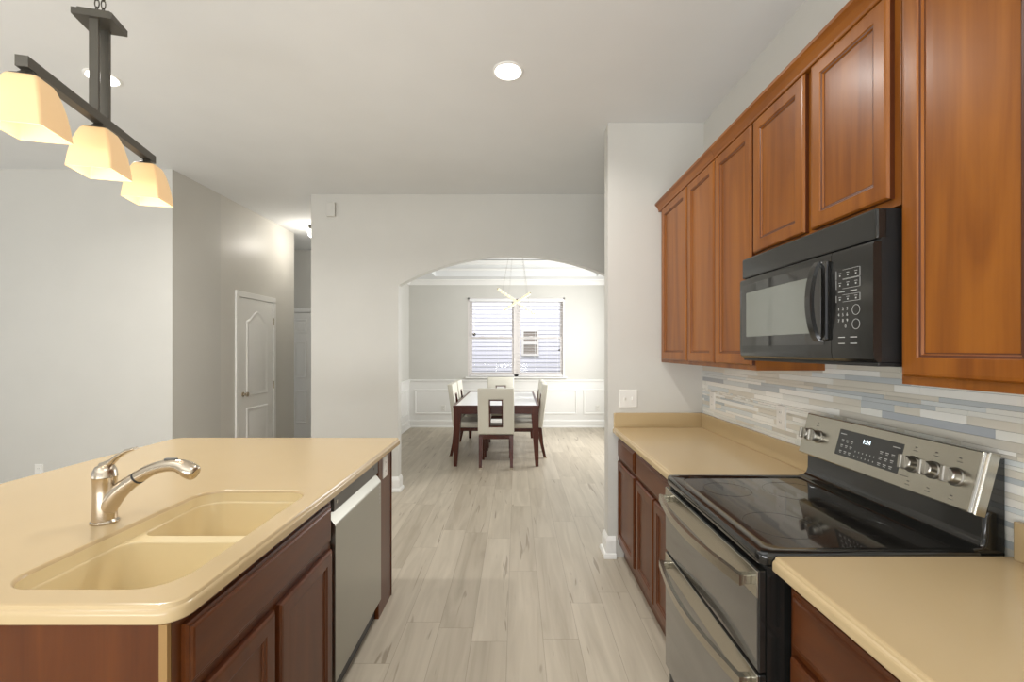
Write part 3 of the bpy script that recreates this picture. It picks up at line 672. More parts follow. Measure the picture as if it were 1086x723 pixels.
# ------------------------------------------------------------------ range
def the_range():
    y0, y1 = 1.188, 1.930; F = 0.665
    t = thing('double_oven_range', (0.95, (y0+y1)/2, 0), 'black and stainless electric range with two oven doors', 'range')
    obj('body', bx(F, 1.27, y0, y1, 0.03, 0.885), M['black_gloss'], t)
    for x in (0.75, 1.2):
        for y in (y0+0.06, y1-0.06):
            bm = BM(); lathe(bm, [(0.018, 0), (0.018, 0.03)], (x, y, 0.0), 12); obj('leg', bm, M['black_matte'], t)
    # cooktop
    pts = rrect(0.645, 1.235, y0-0.001, y1+0.001, (0.025, 0.004, 0.004, 0.025), 6)
    gl = rrect(0.69, 1.20, y0+0.030, y1-0.030, (0.05, 0.02, 0.02, 0.05), 6)
    bm = BM(); rings = []
    for ins, z in ((0.004, 0.886), (0, 0.892), (0, 0.915), (0.004, 0.921), (0.008, 0.922)):
        rings.append([bm.verts.new((x, y, z)) for x, y in poly_offset(pts, ins)])
    skin(bm, rings); bm.faces.new(rings[0][::-1])
    a = [bm.verts.new((x, y, 0.922)) for x, y in gl]; fill(bm, [rings[-1], a])
    b = [bm.verts.new((x, y, 0.9175)) for x, y in poly_offset(gl, 0.006)]; skin(bm, [a, b])
    c = obj('cooktop', bm, M['black_gloss'], t, 40)
    bm = BM(); r2 = [[bm.verts.new((x, y, z)) for x, y in poly_offset(gl, 0.005)] for z in (0.913, 0.9172)]
    skin(bm, r2); bm.faces.new(r2[1]); bm.faces.new(r2[0][::-1]); obj('glass_top', bm, M['black_glass'], c)
    for cx, cy, r in ((0.82, 1.39, 0.105), (0.82, 1.74, 0.085), (1.07, 1.38, 0.075), (1.07, 1.72, 0.11), (1.09, 1.555, 0.05)):
        bm = BM(); torus(bm, (cx, cy, 0.9172), r, 0.0006, 48, 4); obj('burner_ring', bm, M['burner'], c)
    # backguard: cove rising from the cooktop, then the leaning control panel
    bm = BM()
    prof = [(1.215, 0.905), (1.215, 0.922), (1.235, 0.926), (1.247, 0.936), (1.253, 0.955), (1.255, 1.03), (1.275, 1.17), (1.30, 1.17), (1.30, 0.905)]
    extrude_poly(bm, [(x, y0+0.004, z) for x, z in prof], (0, y1-y0-0.008, 0)); obj('backguard', bm, M['black_gloss'], t, 35)
    bm = BM(); tube(bm, [(1.215, y0+0.007, 0.925), (1.238, y0+0.007, 0.929), (1.247, y0+0.007, 0.94), (1.2505, y0+0.007, 0.96), (1.2505, y0+0.007, 1.015), (1.258, y0+0.007, 1.024)], 0.007, 10); obj('corner_bead', bm, M['black_gloss'], t, 60)
    P0, P1 = V(1.214, 0, 1.022), V(1.257, 0, 1.188)
    v = (P1-P0).normalized(); n = V(-v.z, 0, v.x); h = (P1-P0).length
    pw = y1-y0
    o0 = V(P0.x, y0, P0.z)
    bm = BM(); frame_panel(bm, o0 - n*0.03, Y_, v, n, pw, h, [(0, 0), (0, 0.026), (0.002, 0.029), (0.005, 0.030)]); pan = obj('control_panel', bm, M['steel'], t)
    # rolled steel edge at the near end
    bm = BM(); tube(bm, [o0+Y_*0.012+v*0.003-n*0.001, o0+Y_*0.012+v*(h-0.003)-n*0.001], 0.006, 12); obj('panel_edge', bm, M['chrome'], pan, 60)
    da, db = 1.44, 1.722
    bm = BM(); frame_panel(bm, V(P0.x, da, P0.z)+v*0.04, Y_, v, n, db-da, 0.098, [(0, 0), (0, 0.0015), (0.001, 0.002)]); dsp = obj('display', bm, M['panel_grey'], pan)
    bm = BM()
    def mark(y, s, w_, hh): frame_panel(bm, V(P0.x, y-w_/2, P0.z)+v*(s-hh/2)+n*0.002, Y_, v, n, w_, hh, [(0, 0), (0, 0.0002)])
    for y in (1.695, 1.672, 1.65):
        for s in (0.058, 0.080, 0.10): mark(y, s, 0.012, 0.003); mark(y, s-0.006, 0.009, 0.002)
    for k in range(6):
        for s in (0.07, 0.053): mark(1.625-0.017*k, s, 0.003, 0.005)
    for y in (1.515, 1.492, 1.468):
        for s in (0.055, 0.075, 0.095): mark(y, s, 0.013, 0.003); mark(y, s-0.006, 0.010, 0.002)
    mark(1.698, 0.122, 0.03, 0.003); mark(1.462, 0.122, 0.03, 0.003)
    obj('display_lettering', bm, M['white_mark'], dsp)
    pos = V(P0.x, 1.585, P0.z)+v*0.112+n*0.0023
    mtx = Matrix((( -Y_).to_tuple(), v.to_tuple(), n.to_tuple())).transposed().to_4x4(); mtx.translation = pos - V(*t['_w'])
    letters('clock_digits', '1:24', 0.021, M['digit'], dsp, mtx)
    for y, s in ((1.397, 0.138), (1.329, 0.138), (1.258, 0.138), (1.397, 0.03), (1.329, 0.03), (1.258, 0.03), (1.85, 0.138), (1.80, 0.085)):
        bm = BM(); frame_panel(bm, V(P0.x, y-0.004, P0.z)+v*(s-0.002), Y_, v, n, 0.008, 0.003, [(0, 0), (0, 0.0003)])
        frame_panel(bm, V(P0.x, y-0.008, P0.z)+v*(s-0.012), Y_, v, n, 0.016, 0.002, [(0, 0), (0, 0.0003)])
        obj('knob_lettering', bm, M['grey_mark'], pan)
    bm = BM(); frame_panel(bm, V(P0.x, 1.40, P0.z)+v*0.04, Y_, v, n, 0.04, 0.002, [(0, 0), (0, 0.0003)])
    obj('maker_mark', bm, M['grey_mark'], pan)
    for y in (1.884, 1.832, 1.397, 1.329, 1.258):
        c0 = V(P0.x, y, P0.z)+v*0.084
        bm = BM(); lathe(bm, [(0.026, 0), (0.026, 0.004), (0.0225, 0.006), (0.0215, 0.026), (0.019, 0.029), (0, 0.0295)], c0, 28, n)
        k = obj('knob', bm, M['knob'], pan, 35)
        bm = BM(); tilt = Matrix.Rotation(0.15, 3, n); g = tilt @ v; s_ = n.cross(g)
        vs = []
        frame_panel(bm, c0 - s_*0.006 - g*0.021 + n*0.027, s_, g, n, 0.012, 0.042, [(0, 0), (0, 0.014), (0.002, 0.017)]); obj('knob_grip', bm, M['knob'], k)
    # oven doors
    def door(z0, z1, name):
        d = obj(name, bx(F-0.02, F-0.0005, y0+0.003, y1-0.003, z0, z1, bev=0.003), M['black_gloss'], t)
        gz1 = z1-0.075
        obj('door_glass', bx(F-0.0235, F-0.0195, y0+0.006, y1-0.006, z0+0.006, gz1, bev=0.001), M['oven_glass'], d)
        obj('door_trim', bx(F-0.0245, F-0.0195, y0+0.004, y1-0.004, gz1+0.001, z1-0.002, bev=0.0015), M['steel'], d)
        zc = z1-0.035; pts = []
        for i in range(25):
            s = i/24; y = y0+0.03+(y1-y0-0.06)*s; pts.append((F-0.052-0.036*math.sin(PI*s), y, zc-0.004))
        bm = BM(); bar(bm, pts, 0.014, 0.028); hd = obj('handle', bm, M['steel'], d, 30)
        for y in (y0+0.045, y1-0.045): obj('handle_post', bx(F-0.055, F-0.024, y-0.012, y+0.012, zc-0.017, zc+0.009, bev=0.003), M['steel'], hd)
    door(0.600, 0.872, 'upper_oven_door'); door(0.105, 0.594, 'lower_oven_door')
    obj('kick_panel', bx(F-0.005, F+0.02, y0+0.004, y1-0.004, 0.03, 0.10), M['black_matte'], t)
the_range()

# ------------------------------------------------------------------ upper cabinets
UF = 1.02; UZ0, UZ1 = 1.37, 2.44
def upper(y0, y1, z0, doors, label):
    t = thing('upper_cabinet', (1.17, (y0+y1)/2, z0), label, 'cabinet', 'upper cabinets along the range wall')
    bm = BM(); box(bm, UF, WX-0.0005, y0+0.0005, y1-0.0005, z0, UZ1); obj('body', bm, M['cherry_v'], t)
    for a, b in doors: door_front(t, -1, UF, a, b, z0+0.022, UZ1-0.018, M['cherry_v'])
upper(2.630, YS-0.001, UZ0, [(2.64, 3.085)], 'tall single-door cherry wall cabinet against the light-switch wall')
upper(1.900, 2.628, UZ0, [(2.272, 2.622), (1.912, 2.259)], 'tall two-door cherry wall cabinet beside the microwave, away from the camera')
upper(1.186, 1.898, 1.845, [(1.56, 1.896), (1.207, 1.526)], 'short two-door cherry wall cabinet above the microwave')
upper(0.42, 1.184, UZ0, [(0.835, 1.1666), (0.44, 0.79)], 'tall cherry wall cabinet on the camera side of the microwave')
CR = [(UF+0.0, 2.428), (1.010, 2.430), (1.010, 2.438), (1.004, 2.444), (0.998, 2.456), (0.990, 2.464), (0.984, 2.468), (0.984, 2.479), (1.03, 2.479), (1.03, 2.4405), (UF, 2.4405)]
CRK = [(x-0.001, z) if x < UF else (x, z) for x, z in CR]
for a, b, lb in ((2.262, YS-0.001, 'short cherry crown moulding length meeting the light-switch wall'), (0.42, 2.260, 'long cherry crown moulding length above the microwave')):
    prof = [(1.0, 2.4225), (0.9985, 2.426), (0.9985, 2.434), (0.994, 2.444), (0.988, 2.456), (0.980, 2.464), (0.974, 2.468), (0.974, 2.480), (1.05, 2.480), (1.05, 2.441), (1.0195, 2.441), (1.0195, 2.4225)]
    bm = BM(); extrude_poly(bm, [(x, a, z) for x, z in prof], (0, b-a, 0))
    tag(obj('crown_moulding', bm, M['cherry_h'], None, None, (1.0, (a+b)/2, 2.45)), lb, 'moulding', 'crown mouldings on the upper cabinets')

# ------------------------------------------------------------------ microwave
def microwave():
    y0, y1 = 1.1885, 1.897; z0, z1 = 1.415, 1.838; F = 0.958
    t = thing('microwave', (1.1, (y0+y1)/2, z0), 'black over-the-range microwave mounted under the short cabinet', 'microwave')
    obj('body', bx(F+0.012, WX-0.011, y0+0.0005, y1-0.0005, z0+0.012, z1-0.002), M['black_matte'], t)
    ya, yb = 1.179, 1.926
    obj('side_casing', bx(F+0.012, 1.0, ya+0.004, yb-0.004, z0+0.010, z1), M['black_gloss'], t) if False else None
    obj('vent_panel', bx(F-0.002, F+0.03, y0, y1, 1.755, z1, bev=0.006), M['black_gloss'], t)
    yd = 1.338
    # bowed door front and control panel share one gentle curve towards the room
    def front(name, a, b, za, zb, m_, extra=0.0):
        bm = BM(); n = 16; ring = []
        def xx(y, z):
            s = (y-y0)/(y1-y0); return F-0.010-0.010*(1-(2*s-1)**2)-extra
        rows = [(za, 0.012), (za+0.008, 0.003), (za+0.03, 0.0), (zb-0.008, 0.0), (zb, 0.003)]
        grid = [[bm.verts.new((xx(a+(b-a)*i/n, z)+dx, a+(b-a)*i/n, z)) for i in range(n+1)] for z, dx in rows]
        back = [[bm.verts.new((F+0.0125, a+(b-a)*i/n, z)) for i in range(n+1)] for z in (za, zb)]
        allr = [back[0]] + grid + [back[1]]
        for p, q in zip(allr, allr[1:]):
            for i in range(n): bm.faces.new((p[i], p[i+1], q[i+1], q[i]))
        for i in range(n): bm.faces.new((back[1][i], back[1][i+1], back[0][i+1], back[0][i]))
        for e in (0, n): bm.faces.new([r_[e] for r_ in allr])
        return obj(name, bm, m_, t, 35), xx
    door, fx = front('door', yd+0.001, y1-0.001, z0+0.012, 1.748, M['black_gloss'])
    ctl, fx2 = front('control_panel', y0+0.001, yd-0.001, z0+0.012, 1.748, M['black_gloss'])
    obj('bottom_grille', bx(F+0.005, WX-0.02, y0+0.002, y1-0.002, z0, z0+0.0115, bev=0.002), M['black_matte'], t)
    # window
    def sheet(a, b, za, zb, off):
        bm = BM(); n = 12
        f = [[bm.verts.new((fx(a+(b-a)*i/n, 0)-off-dd, a+(b-a)*i/n, z)) for i in range(n+1)] for z, dd in ((za, 0), (zb, 0))]
        k = [[bm.verts.new((fx(a+(b-a)*i/n, 0)+0.002, a+(b-a)*i/n, z)) for i in range(n+1)] for z in (za, zb)]
        for p, q in ((f[0], f[1]), (k[1], k[0]), (f[1], k[1]), (k[0], f[0])):
            for i in range(n): bm.faces.new((p[i], p[i+1], q[i+1], q[i]))
        for e in (0, n): bm.faces.new((f[0][e], f[1][e], k[1][e], k[0][e]))
        return bm
    wf = obj('window_surround', sheet(yd+0.03, y1-0.018, 1.475, 1.725, 0.0008), M['black_glass'], door)
    obj('window_glass', sheet(yd+0.09, y1-0.06, 1.512, 1.69, 0.0016), M['mw_glass'], door)
    # handle
    bm = BM(); yh = yd+0.045; pts = []
    for i in range(17):
        s = i/16; pts.append((fx(yh, 0)-0.006-0.030*math.sin(PI*s)**0.6, yh, 1.485+0.245*s))
    rings = []
    for p in pts:
        p = Vector(p); rings.append([p+V(-0.006, -0.012, 0), p+V(0.006, -0.014, 0), p+V(0.006, 0.014, 0), p+V(-0.006, 0.012, 0)])
    loft(bm, rings); obj('handle', bm, M['black_gloss'], door, 50)
    bm = BM(); box(bm, fx(yh, 0)-0.010, fx(yh, 0)+0.002, yd+0.006, yh-0.012, 1.488, 1.728, 0.004); obj('handle_recess', bm, M['black_glass'], door)
    # keypad
    fp = lambda y: fx2(y, 0)-0.0004
    bm = BM()
    def mk(y, z, w_, h_): frame_panel(bm, V(fp(y), y-w_/2, z-h_/2), Y_, Z_, -X_, w_, h_, [(0, -0.001), (0, 0.0004)])
    def outline(ya_, yb_, za_, zb_):
        mk((ya_+yb_)/2, za_, yb_-ya_, 0.0008); mk((ya_+yb_)/2, zb_, yb_-ya_, 0.0008); mk(ya_, (za_+zb_)/2, 0.0008, zb_-za_); mk(yb_, (za_+zb_)/2, 0.0008, zb_-za_)
    L_, R_ = 1.318, 1.232
    outline(R_, L_, 1.664, 1.690); outline(R_, L_, 1.636, 1.662); outline(R_, L_, 1.598, 1.618)
    for y in (1.304, 1.275, 1.246):
        for z in (1.677, 1.649, 1.608): mk(y, z+0.004, 0.010, 0.0012); mk(y, z-0.003, 0.004, 0.004)
    for y in (1.298, 1.254):
        for z in (1.627, 1.496, 1.478): mk(y, z, 0.024, 0.0022)
    obj('keypad_lettering', bm, M['white_mark'], ctl)
    def text(s, y, z, size, nm):
        m4 = Matrix(((-Y_).to_tuple(), Z_.to_tuple(), (-X_).to_tuple())).transposed().to_4x4(); m4.translation = V(fp(y)-0.0005, y, z)-V(*t['_w']); letters(nm, s, size, M['white_mark'], ctl, m4, 1.35)
    text('1   2   3\n4   5   6\n7   8   9\n      0', 1.292, 1.552, 0.0125, 'keypad_digits')
    for z, s in ((1.572, 'start'), (1.532, 'stop')):
        bm = BM(); c = V(fp(1.245)-0.0002, 1.245, z); rings = []
        for k in range(25):
            a_ = 2*PI*k/24; d = V(0, math.cos(a_), math.sin(a_)); rings.append([c+d*0.0135, c+d*0.0145, c+d*0.0145-X_*0.0006, c+d*0.0135-X_*0.0006])
        loft(bm, rings, False, False); obj('round_button', bm, M['white_mark'], ctl)
microwave()

# ------------------------------------------------------------------ plates and outlets
def plate(name, c, u, n, w_, h_, label, cat, kind, group=None):
    """c = centre on the wall face"""
    c = Vector(c)
    bm = BM(); frame_panel(bm, c-u*w_/2-Z_*h_/2, u, Z_, n, w_, h_, [(0, 0), (0, 0.003), (0.003, 0.006)]); t = tag(obj(name, bm, M['plate'], None, None, c), label, cat, group)
    if kind == 'outlet':
        for dz in (0.024, -0.024):
            bm = BM(); frame_panel(bm, c-u*0.016+Z_*(dz-0.013)+n*0.006, u, Z_, n, 0.032, 0.026, [(0, -0.001), (0, 0.001), (0.002, 0.002)]); s = obj('socket', bm, M['plate'], t)
            bm = BM()
            for du in (-0.006, 0.006): frame_panel(bm, c+u*(du-0.001)+Z_*(dz-0.004)+n*0.0078, u, Z_, n, 0.002, 0.009, [(0, 0), (0, 0.0005)])
            obj('slot', bm, M['slot'], s)
    elif kind == 'switch':
        for du, up in ((-0.023, 1), (0.023, -1)):
            bm = BM(); a = c+u*du+n*0.006
            loft(bm, [[a-u*0.006-Z_*0.012, a+u*0.006-Z_*0.012, a+u*0.006+Z_*0.012, a-u*0.006+Z_*0.012], [a-u*0.005+n*0.010+Z_*(0.010*up-0.004), a+u*0.005+n*0.010+Z_*(0.010*up-0.004), a+u*0.005+n*0.010+Z_*(0.010*up+0.004), a-u*0.005+n*0.010+Z_*(0.010*up+0.004)]])
            obj('toggle', bm, M['plate'], t)
    return t
plate('light_switch', (0.788, YS, 1.114), X_, -Y_, 0.125, 0.125, 'white double toggle light switch on the stub wall above the worktop', 'switch', 'switch')
OG = 'wall outlets'
plate('outlet', (WX-0.0102, 2.21, 1.125), Y_, -X_, 0.075, 0.12, 'white outlet on the mosaic tile beside the range', 'outlet', 'outlet', OG)
plate('outlet', (WX-0.0102, 2.985, 1.118), Y_, -X_, 0.075, 0.12, 'white outlet on the mosaic tile near the light-switch wall corner', 'outlet', 'outlet', OG)
plate('outlet', (IF, 2.535, 0.797), Y_, X_, 0.075, 0.12, 'white outlet on the island end beside the dishwasher', 'outlet', 'outlet', OG)
plate('outlet', (-4.215, 3.958, 0.385), X_, -Y_, 0.075, 0.12, 'white outlet low on the living room wall beyond the island', 'outlet', 'outlet', OG)
plate('outlet', (-1.36, YD-0.004, 0.36), X_, -Y_, 0.075, 0.12, 'white outlet in the wainscot behind the chairs on the hall side', 'outlet', 'outlet', OG)
plate('outlet', (1.52, YD-0.004, 0.36), X_, -Y_, 0.075, 0.12, 'white outlet in the short wainscot frame by the stub wall', 'outlet', 'outlet', OG)
tag(obj('door_chime', bx(-1.945, -1.855, YA-0.03, YA, 2.82, 2.965, bev=0.006), M['wall'], None, None, (-1.9, YA, 2.89)), 'small pale chime box high on the arch wall', 'chime')

# ------------------------------------------------------------------ ceiling downlights and hall lamp
def downlight(x, y, power, label):
    t = thing('ceiling_downlight', (x, y, CE), label, 'ceiling light', 'recessed ceiling downlights')
    bm = BM(); lathe(bm, [(0.088, 0), (0.088, -0.004), (0.080, -0.008), (0.075, -0.006), (0.075, 0)], (x, y, CE), 36); obj('trim_ring', bm, M['trim'], t, 40)
    bm = BM(); lathe(bm, [(0.074, -0.001), (0.074, -0.005), (0, -0.0055)], (x, y, CE), 36); obj('lens', bm, M['lens'], t)
    l = bpy.data.lights.new('downlight_light', 'AREA'); l.shape = 'DISK'; l.size = 0.14; l.energy = power; l.color = (1, 0.97, 0.93); l.spread = math.radians(150)
    o = bpy.data.objects.new('downlight_light', l); COL.objects.link(o); o.parent = t; o.location = (0, 0, -0.012)
downlight(-0.046, 2.56, 14, 'lit recessed downlight over the aisle')
downlight(-2.42, 2.62, 22, 'lit recessed downlight partly behind the pendant stem')
downlight(-0.046, 0.28, 7, 'added unseen downlight over the aisle beside the near worktop')  # added out of view at the visible lights' spacing, for brightness
downlight(-2.42, 0.28, 5, 'added unseen downlight over the near end of the island')  # second unseen downlight, added to lift the room light
t = thing('hall_ceiling_lamp', (-2.625, 5.80, CE), 'small lit globe ceiling lamp in the hall, mostly behind the arch wall', 'ceiling light')
bm = BM(); lathe(bm, [(0.06, 0), (0.06, -0.012), (0.045, -0.03), (0.03, -0.04)], (-2.625, 5.80, CE), 24); obj('mount', bm, M['bronze'], t, 40)
bm = BM(); lathe(bm, [(0.03, -0.038), (0.055, -0.05), (0.072, -0.085), (0.068, -0.115), (0.045, -0.14), (0, -0.15)], (-2.625, 5.80, CE), 24); obj('globe', bm, M['globe'], t, 60)
l = bpy.data.lights.new('hall_lamp_light', 'POINT'); l.energy = 8; l.color = (1, 0.94, 0.85); l.shadow_soft_size = 0.08
o = bpy.data.objects.new('hall_lamp_light', l); COL.objects.link(o); o.parent = t; o.location = (0, 0, -0.25)

# ------------------------------------------------------------------ island pendant
def pendant():
    c = V(-1.556, 1.675, 0); a = math.radians(14.5)
    d = V(-math.sin(a), math.cos(a), 0); s = V(math.cos(a), math.sin(a), 0)
    t = thing('island_pendant', (c.x, c.y, CE), 'dark bronze linear pendant with three square frosted glass shades over the island', 'pendant light')
    zb = 2.33
    def obox(bm, ctr, hs, hd, z0, z1, bev=0.002):
        loft(bm, [[ctr+s*i*hs+d*j*hd+Z_*z for i, j in ((-1, -1), (1, -1), (1, 1), (-1, 1))] for z in (z0, z1)])
        bmesh.ops.recalc_face_normals(bm, faces=bm.faces)
    bm = BM(); obox(bm, c, 0.016, 0.36, zb-0.03, zb+0.003); obj('bar', bm, M['bronze'], t)
    for k in (-1, 1):
        bm = BM(); obox(bm, c+d*0.032*k, 0.014, 0.006, zb+0.003, 2.672); obj('stem', bm, M['bronze'], t)
    bm = BM(); obox(bm, c, 0.062, 0.05, 2.672, 2.695); obox(bm, c, 0.05, 0.04, 2.695, 2.705); obj('top_plate', bm, M['bronze'], t)
    bm = BM()
    for k in (-1, 1):
        z = 2.705; i = 0; p = c + s*0.010*k
        while z < CE-0.04:
            ax = s if i % 2 else d; rings = []
            for j in range(13):
                q = 2*PI*j/12; ctr = p + Z_*(z+0.017) + ax*0.007*math.cos(q) + Z_*0.017*math.sin(q)
                nx = (ax*math.cos(q)+Z_*math.sin(q)); ny = ax.cross(Z_)
                rings.append([ctr + (nx*math.cos(2*PI*m_/6)+ny*math.sin(2*PI*m_/6))*0.0022 for m_ in range(6)])
            loft(bm, rings, False, False); z += 0.029; i += 1
    obj('chain', bm, M['bronze'], t)
    bm = BM(); obox(bm, c, 0.065, 0.065, CE-0.03, CE-0.0005); obj('canopy', bm, M['bronze'], t)
    for k in (-1, 0, 1):
        p = c + d*0.328*k
        def sq(hw, z, r=0.25, n=5):
            return [p + s*x + d*y + Z_*z for x, y in rrect(-hw, hw, -hw, hw, (hw*r,)*4, n)]
        bm = BM(); loft(bm, [sq(hw, z) for hw, z in ((0.014, zb-0.03), (0.016, zb-0.034), (0.022, zb-0.042), (0.033, zb-0.049), (0.036, zb-0.053))]); obj('shade_holder', bm, M['bronze'], t, 40)
        outer = [(0.034, zb-0.053, 0.3), (0.040, zb-0.055, 0.3), (0.0445, zb-0.064, 0.25), (0.0535, zb-0.092, 0.2), (0.0615, zb-0.13, 0.16), (0.067, zb-0.17, 0.13), (0.0705, zb-0.212, 0.11)]
        inner = [(hw-0.004, z, r) for hw, z, r in outer][::-1]
        bm = BM(); loft(bm, [sq(hw, z, r) for hw, z, r in outer] + [sq(hw, z, r) for hw, z, r in inner[:-1]] + [sq(0.03, zb-0.058, 0.3)], True, True)
        sh = obj('shade', bm, M['shade'], t, 50)
        bm = BM(); lathe(bm, [(0.012, -0.06), (0.015, -0.085), (0.030, -0.115), (0.033, -0.14), (0.026, -0.165), (0.012, -0.178), (0, -0.18)], (p.x, p.y, zb), 20); obj('bulb', bm, M['bulb'], sh, 60)
        l = bpy.data.lights.new('pendant_bulb_light', 'POINT'); l.energy = 2.2; l.color = (1, 0.86, 0.68); l.shadow_soft_size = 0.04
        o = bpy.data.objects.new('pendant_bulb_light', l); COL.objects.link(o); o.parent = t; o.location = V(p.x, p.y, zb-0.31)-V(c.x, c.y, CE)
pendant()

# ------------------------------------------------------------------ dining table, chairs, chandelier
def table():
    x0, x1, y0, y1 = -0.785, 0.285, 5.56, 7.39
    t = thing('dining_table', ((x0+x1)/2, (y0+y1)/2, 0), 'rectangular mahogany dining table with glossy white glass top', 'table')
    bm = BM(); frame_panel(bm, V(x0, y0, 0.735), X_, Y_, Z_, x1-x0, y1-y0, [(0, 0), (0, 0.022), (0.003, 0.025), (0.03, 0.025), (0.031, 0.018)], True, False); obj('top_frame', bm, M['mahogany_x'], t)
    for a, b in ((y0+0.031, (y0+y1)/2-0.002), ((y0+y1)/2+0.002, y1-0.031)): obj('glass_panel', bx(x0+0.031, x1-0.031, a, b, 0.738, 0.758, bev=0.001), M['table_glass'], t)
    i = 0.012
    bm = BM(); box(bm, x0+i, x1-i, y0+i, y0+i+0.025, 0.655, 0.7345); box(bm, x0+i, x1-i, y1-i-0.025, y1-i, 0.655, 0.7345); box(bm, x0+i, x0+i+0.025, y0+i+0.025, y1-i-0.025, 0.655, 0.7345); box(bm, x1-i-0.025, x1-i, y0+i+0.025, y1-i-0.025, 0.655, 0.7345)
    obj('apron', bm, M['mahogany_x'], t)
    for cx, sx in ((x0, 1), (x1, -1)):
        for cy, sy in ((y0, 1), (y1, -1)):
            ring = []
            for z, w_ in ((0.0005, 0.042), (0.3, 0.066), (0.655, 0.092), (0.7345, 0.092)):
                xa, xb = sorted((cx+sx*0.006, cx+sx*(0.006+w_))); ya, yb = sorted((cy+sy*0.006, cy+sy*(0.006+w_)))
                ring.append([V(xa, ya, z), V(xb, ya, z), V(xb, yb, z), V(xa, yb, z)])
            bm = BM(); loft(bm, ring); obj('leg', bm, M['mahogany'], t)
table()

CH = 'cream dining chairs around the table'
def make_chair():
    t = thing('dining_chair', (0, 0, 0), 'x', 'chair', CH)
    # local: faces +Y, backrest at -Y
    lean = lambda z: -0.16 - 0.04 - max(0, z-0.42)*0.13
    def slab(bm, x0, x1, z0, z1, th=0.065):
        nz = 6; rings = []
        for i in range(nz+1):
            z = z0+(z1-z0)*i/nz; y = lean(z); rings.append([V(x0, y-th/2, z), V(x1, y-th/2, z), V(x1, y+th/2, z), V(x0, y+th/2, z)])
        loft(bm, rings)
    bm = BM(); hw, hx, hz0, hz1 = 0.222, 0.083, 0.505, 0.845
    zs = [0.415, hz0, hz1, 0.985]; th = 0.07
    xs = [-hw, -hx, hx, hw]
    gf = [[bm.verts.new((x, lean(z)-th/2, z)) for x in xs] for z in zs]; gb = [[bm.verts.new((x, lean(z)+th/2, z)) for x in xs] for z in zs]
    for i in range(3):
        for j in range(3):
            if i == 1 and j == 1: continue
            bm.faces.new((gf[i][j], gf[i][j+1], gf[i+1][j+1], gf[i+1][j])); bm.faces.new((gb[i][j], gb[i+1][j], gb[i+1][j+1], gb[i][j+1]))
    def strip(pts):
        for (i, j), (k, l) in zip(pts, pts[1:]): bm.faces.new((gf[i][j], gf[k][l], gb[k][l], gb[i][j]))
    strip([(0, 0), (0, 1), (0, 2), (0, 3), (1, 3), (2, 3), (3, 3), (3, 2), (3, 1), (3, 0), (2, 0), (1, 0), (0, 0)])
    strip([(1, 1), (1, 2), (2, 2), (2, 1), (1, 1)])
    bmesh.ops.recalc_face_normals(bm, faces=bm.faces)
    es = [e for e in bm.edges if len(e.link_faces) == 2 and e.calc_face_angle(0) > 0.6]
    bmesh.ops.bevel(bm, geom=es, offset=0.012, segments=3, affect='EDGES', profile=0.5)
    back = obj('backrest', bm, M['leather'], t, 40)
    bm = BM(); e = 0.012
    for (a, b, c_, d) in ((-hx, -hx+e, hz0, hz1), (hx-e, hx, hz0, hz1), (-hx+e, hx-e, hz0, hz0+e), (-hx+e, hx-e, hz1-e, hz1)): slab(bm, a, b, c_, d, th+0.002)
    obj('opening_frame', bm, M['mahogany'], back)
    bm = BM(); box(bm, -0.222, 0.222, -0.155, 0.238, 0.40, 0.485, 0.022, 3); obj('seat', bm, M['leather'], t, 40)
    obj('seat_frame', bx(-0.212, 0.212, -0.22, 0.226, 0.355, 0.405, bev=0.003), M['mahogany_x'], t)
    for sx in (-1, 1):
        ring = []
        for z, y, w_ in ((0.0005, -0.265, 0.036), (0.2, -0.222, 0.042), (0.40, -0.20, 0.046)):
            x = sx*0.19; ring.append([V(x-w_/2, y-w_/2, z), V(x+w_/2, y-w_/2, z), V(x+w_/2, y+w_/2, z), V(x-w_/2, y+w_/2, z)])
        bm = BM(); loft(bm, ring); lg = obj('leg', bm, M['mahogany'], t)
        obj('foot_cap', bx(sx*0.19-0.020, sx*0.19+0.020, -0.286, -0.246, 0.0004, 0.022), M['nickel'], lg)
        ring = []
        for z, w_ in ((0.0005, 0.030), (0.36, 0.044)):
            x, y = sx*0.188, 0.20; ring.append([V(x-w_/2, y-w_/2, z), V(x+w_/2, y-w_/2, z), V(x+w_/2, y+w_/2, z), V(x-w_/2, y+w_/2, z)])
        bm = BM(); loft(bm, ring); obj('leg', bm, M['mahogany'], t)
    return t
ch0 = make_chair()
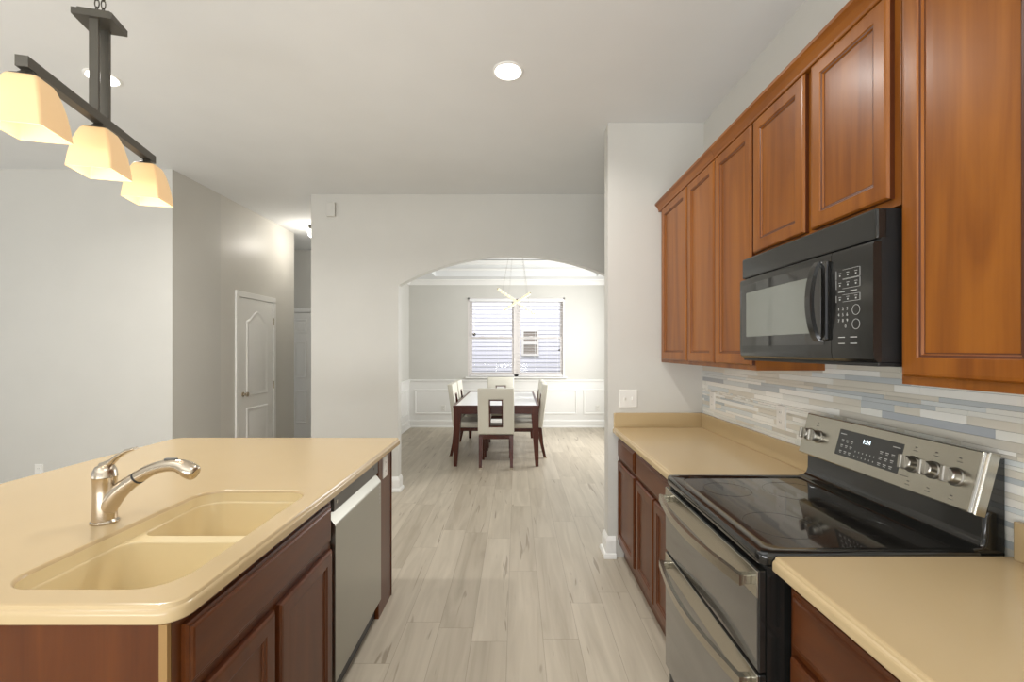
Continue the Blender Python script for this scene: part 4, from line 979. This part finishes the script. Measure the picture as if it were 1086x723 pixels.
for i, (x, y, rz, lb) in enumerate((
    (-0.248, 5.72, 0, 'cream cut-out back dining chair at the table end facing the kitchen'),
    (-0.262, 7.33, PI, 'cream cut-out back dining chair at the table end under the window'),
    (-0.62, 6.25, -PI/2, 'cream dining chair on the hall side of the table, nearer the kitchen'),
    (-0.62, 6.83, -PI/2, 'cream dining chair on the hall side of the table, nearer the window'),
    (0.12, 6.195, PI/2, 'cream dining chair on the stub wall side of the table, nearer the kitchen'),
    (0.12, 6.83, PI/2, 'cream dining chair on the stub wall side of the table, nearer the window'))):
    o = ch0 if i == 0 else copy_tree(ch0)
    o.location = (x, y, 0); o.rotation_euler = (0, 0, rz); o['label'] = lb

def chandelier():
    cx, cy = 0.0, 6.475
    t = thing('dining_chandelier', (cx, cy, CE), 'chandelier of two crossed lit crystal bars above the dining table', 'chandelier')
    bm = BM(); lathe(bm, [(0.14, 0), (0.14, -0.025), (0.13, -0.03), (0, -0.03)], (cx, cy, CE-0.0005), 32); obj('canopy', bm, M['chrome'], t, 40)
    for p, q in (((-0.262, cy-0.12, 2.315), (0.26, cy+0.12, 1.985)), ((0.195, cy-0.18, 2.245), (-0.165, cy+0.18, 2.045))):
        p, q = Vector(p), Vector(q); dd = (q-p).normalized(); sd = dd.cross(Z_).normalized(); up = sd.cross(dd)
        n = 12; bm = BM(); L_ = (q-p).length
        for k in range(n):      # faceted crystals set along the rail
            c0 = p + dd*(L_*(k+0.5)/n); h = L_/n*0.46; rings = []
            for f, r in ((-1, 0.012), (-0.6, 0.020), (0.6, 0.020), (1, 0.012)):
                rings.append([c0+dd*h*f+(sd*math.cos(2*PI*j/6)+up*math.sin(2*PI*j/6))*r for j in range(6)])
            loft(bm, rings)
        b_ = obj('crystal_bar', bm, M['crystal'], t)
        bm = BM(); bar(bm, [p-dd*0.008, q+dd*0.008], 0.012, 0.012); obj('rail', bm, M['gold'], b_)
        bm = BM()
        for f in (0.12, 0.88):
            for o_ in (-0.012, 0.012):
                a = p+dd*L_*f+sd*o_; tube(bm, [a, V(cx+(a.x-cx)*0.35, cy+(a.y-cy)*0.35, CE-0.03)], 0.0012, 5)
        obj('suspension_wire', bm, M['wire'], b_)
chandelier()
for o in bpy.data.objects:
    if '_w' in o: del o['_w']
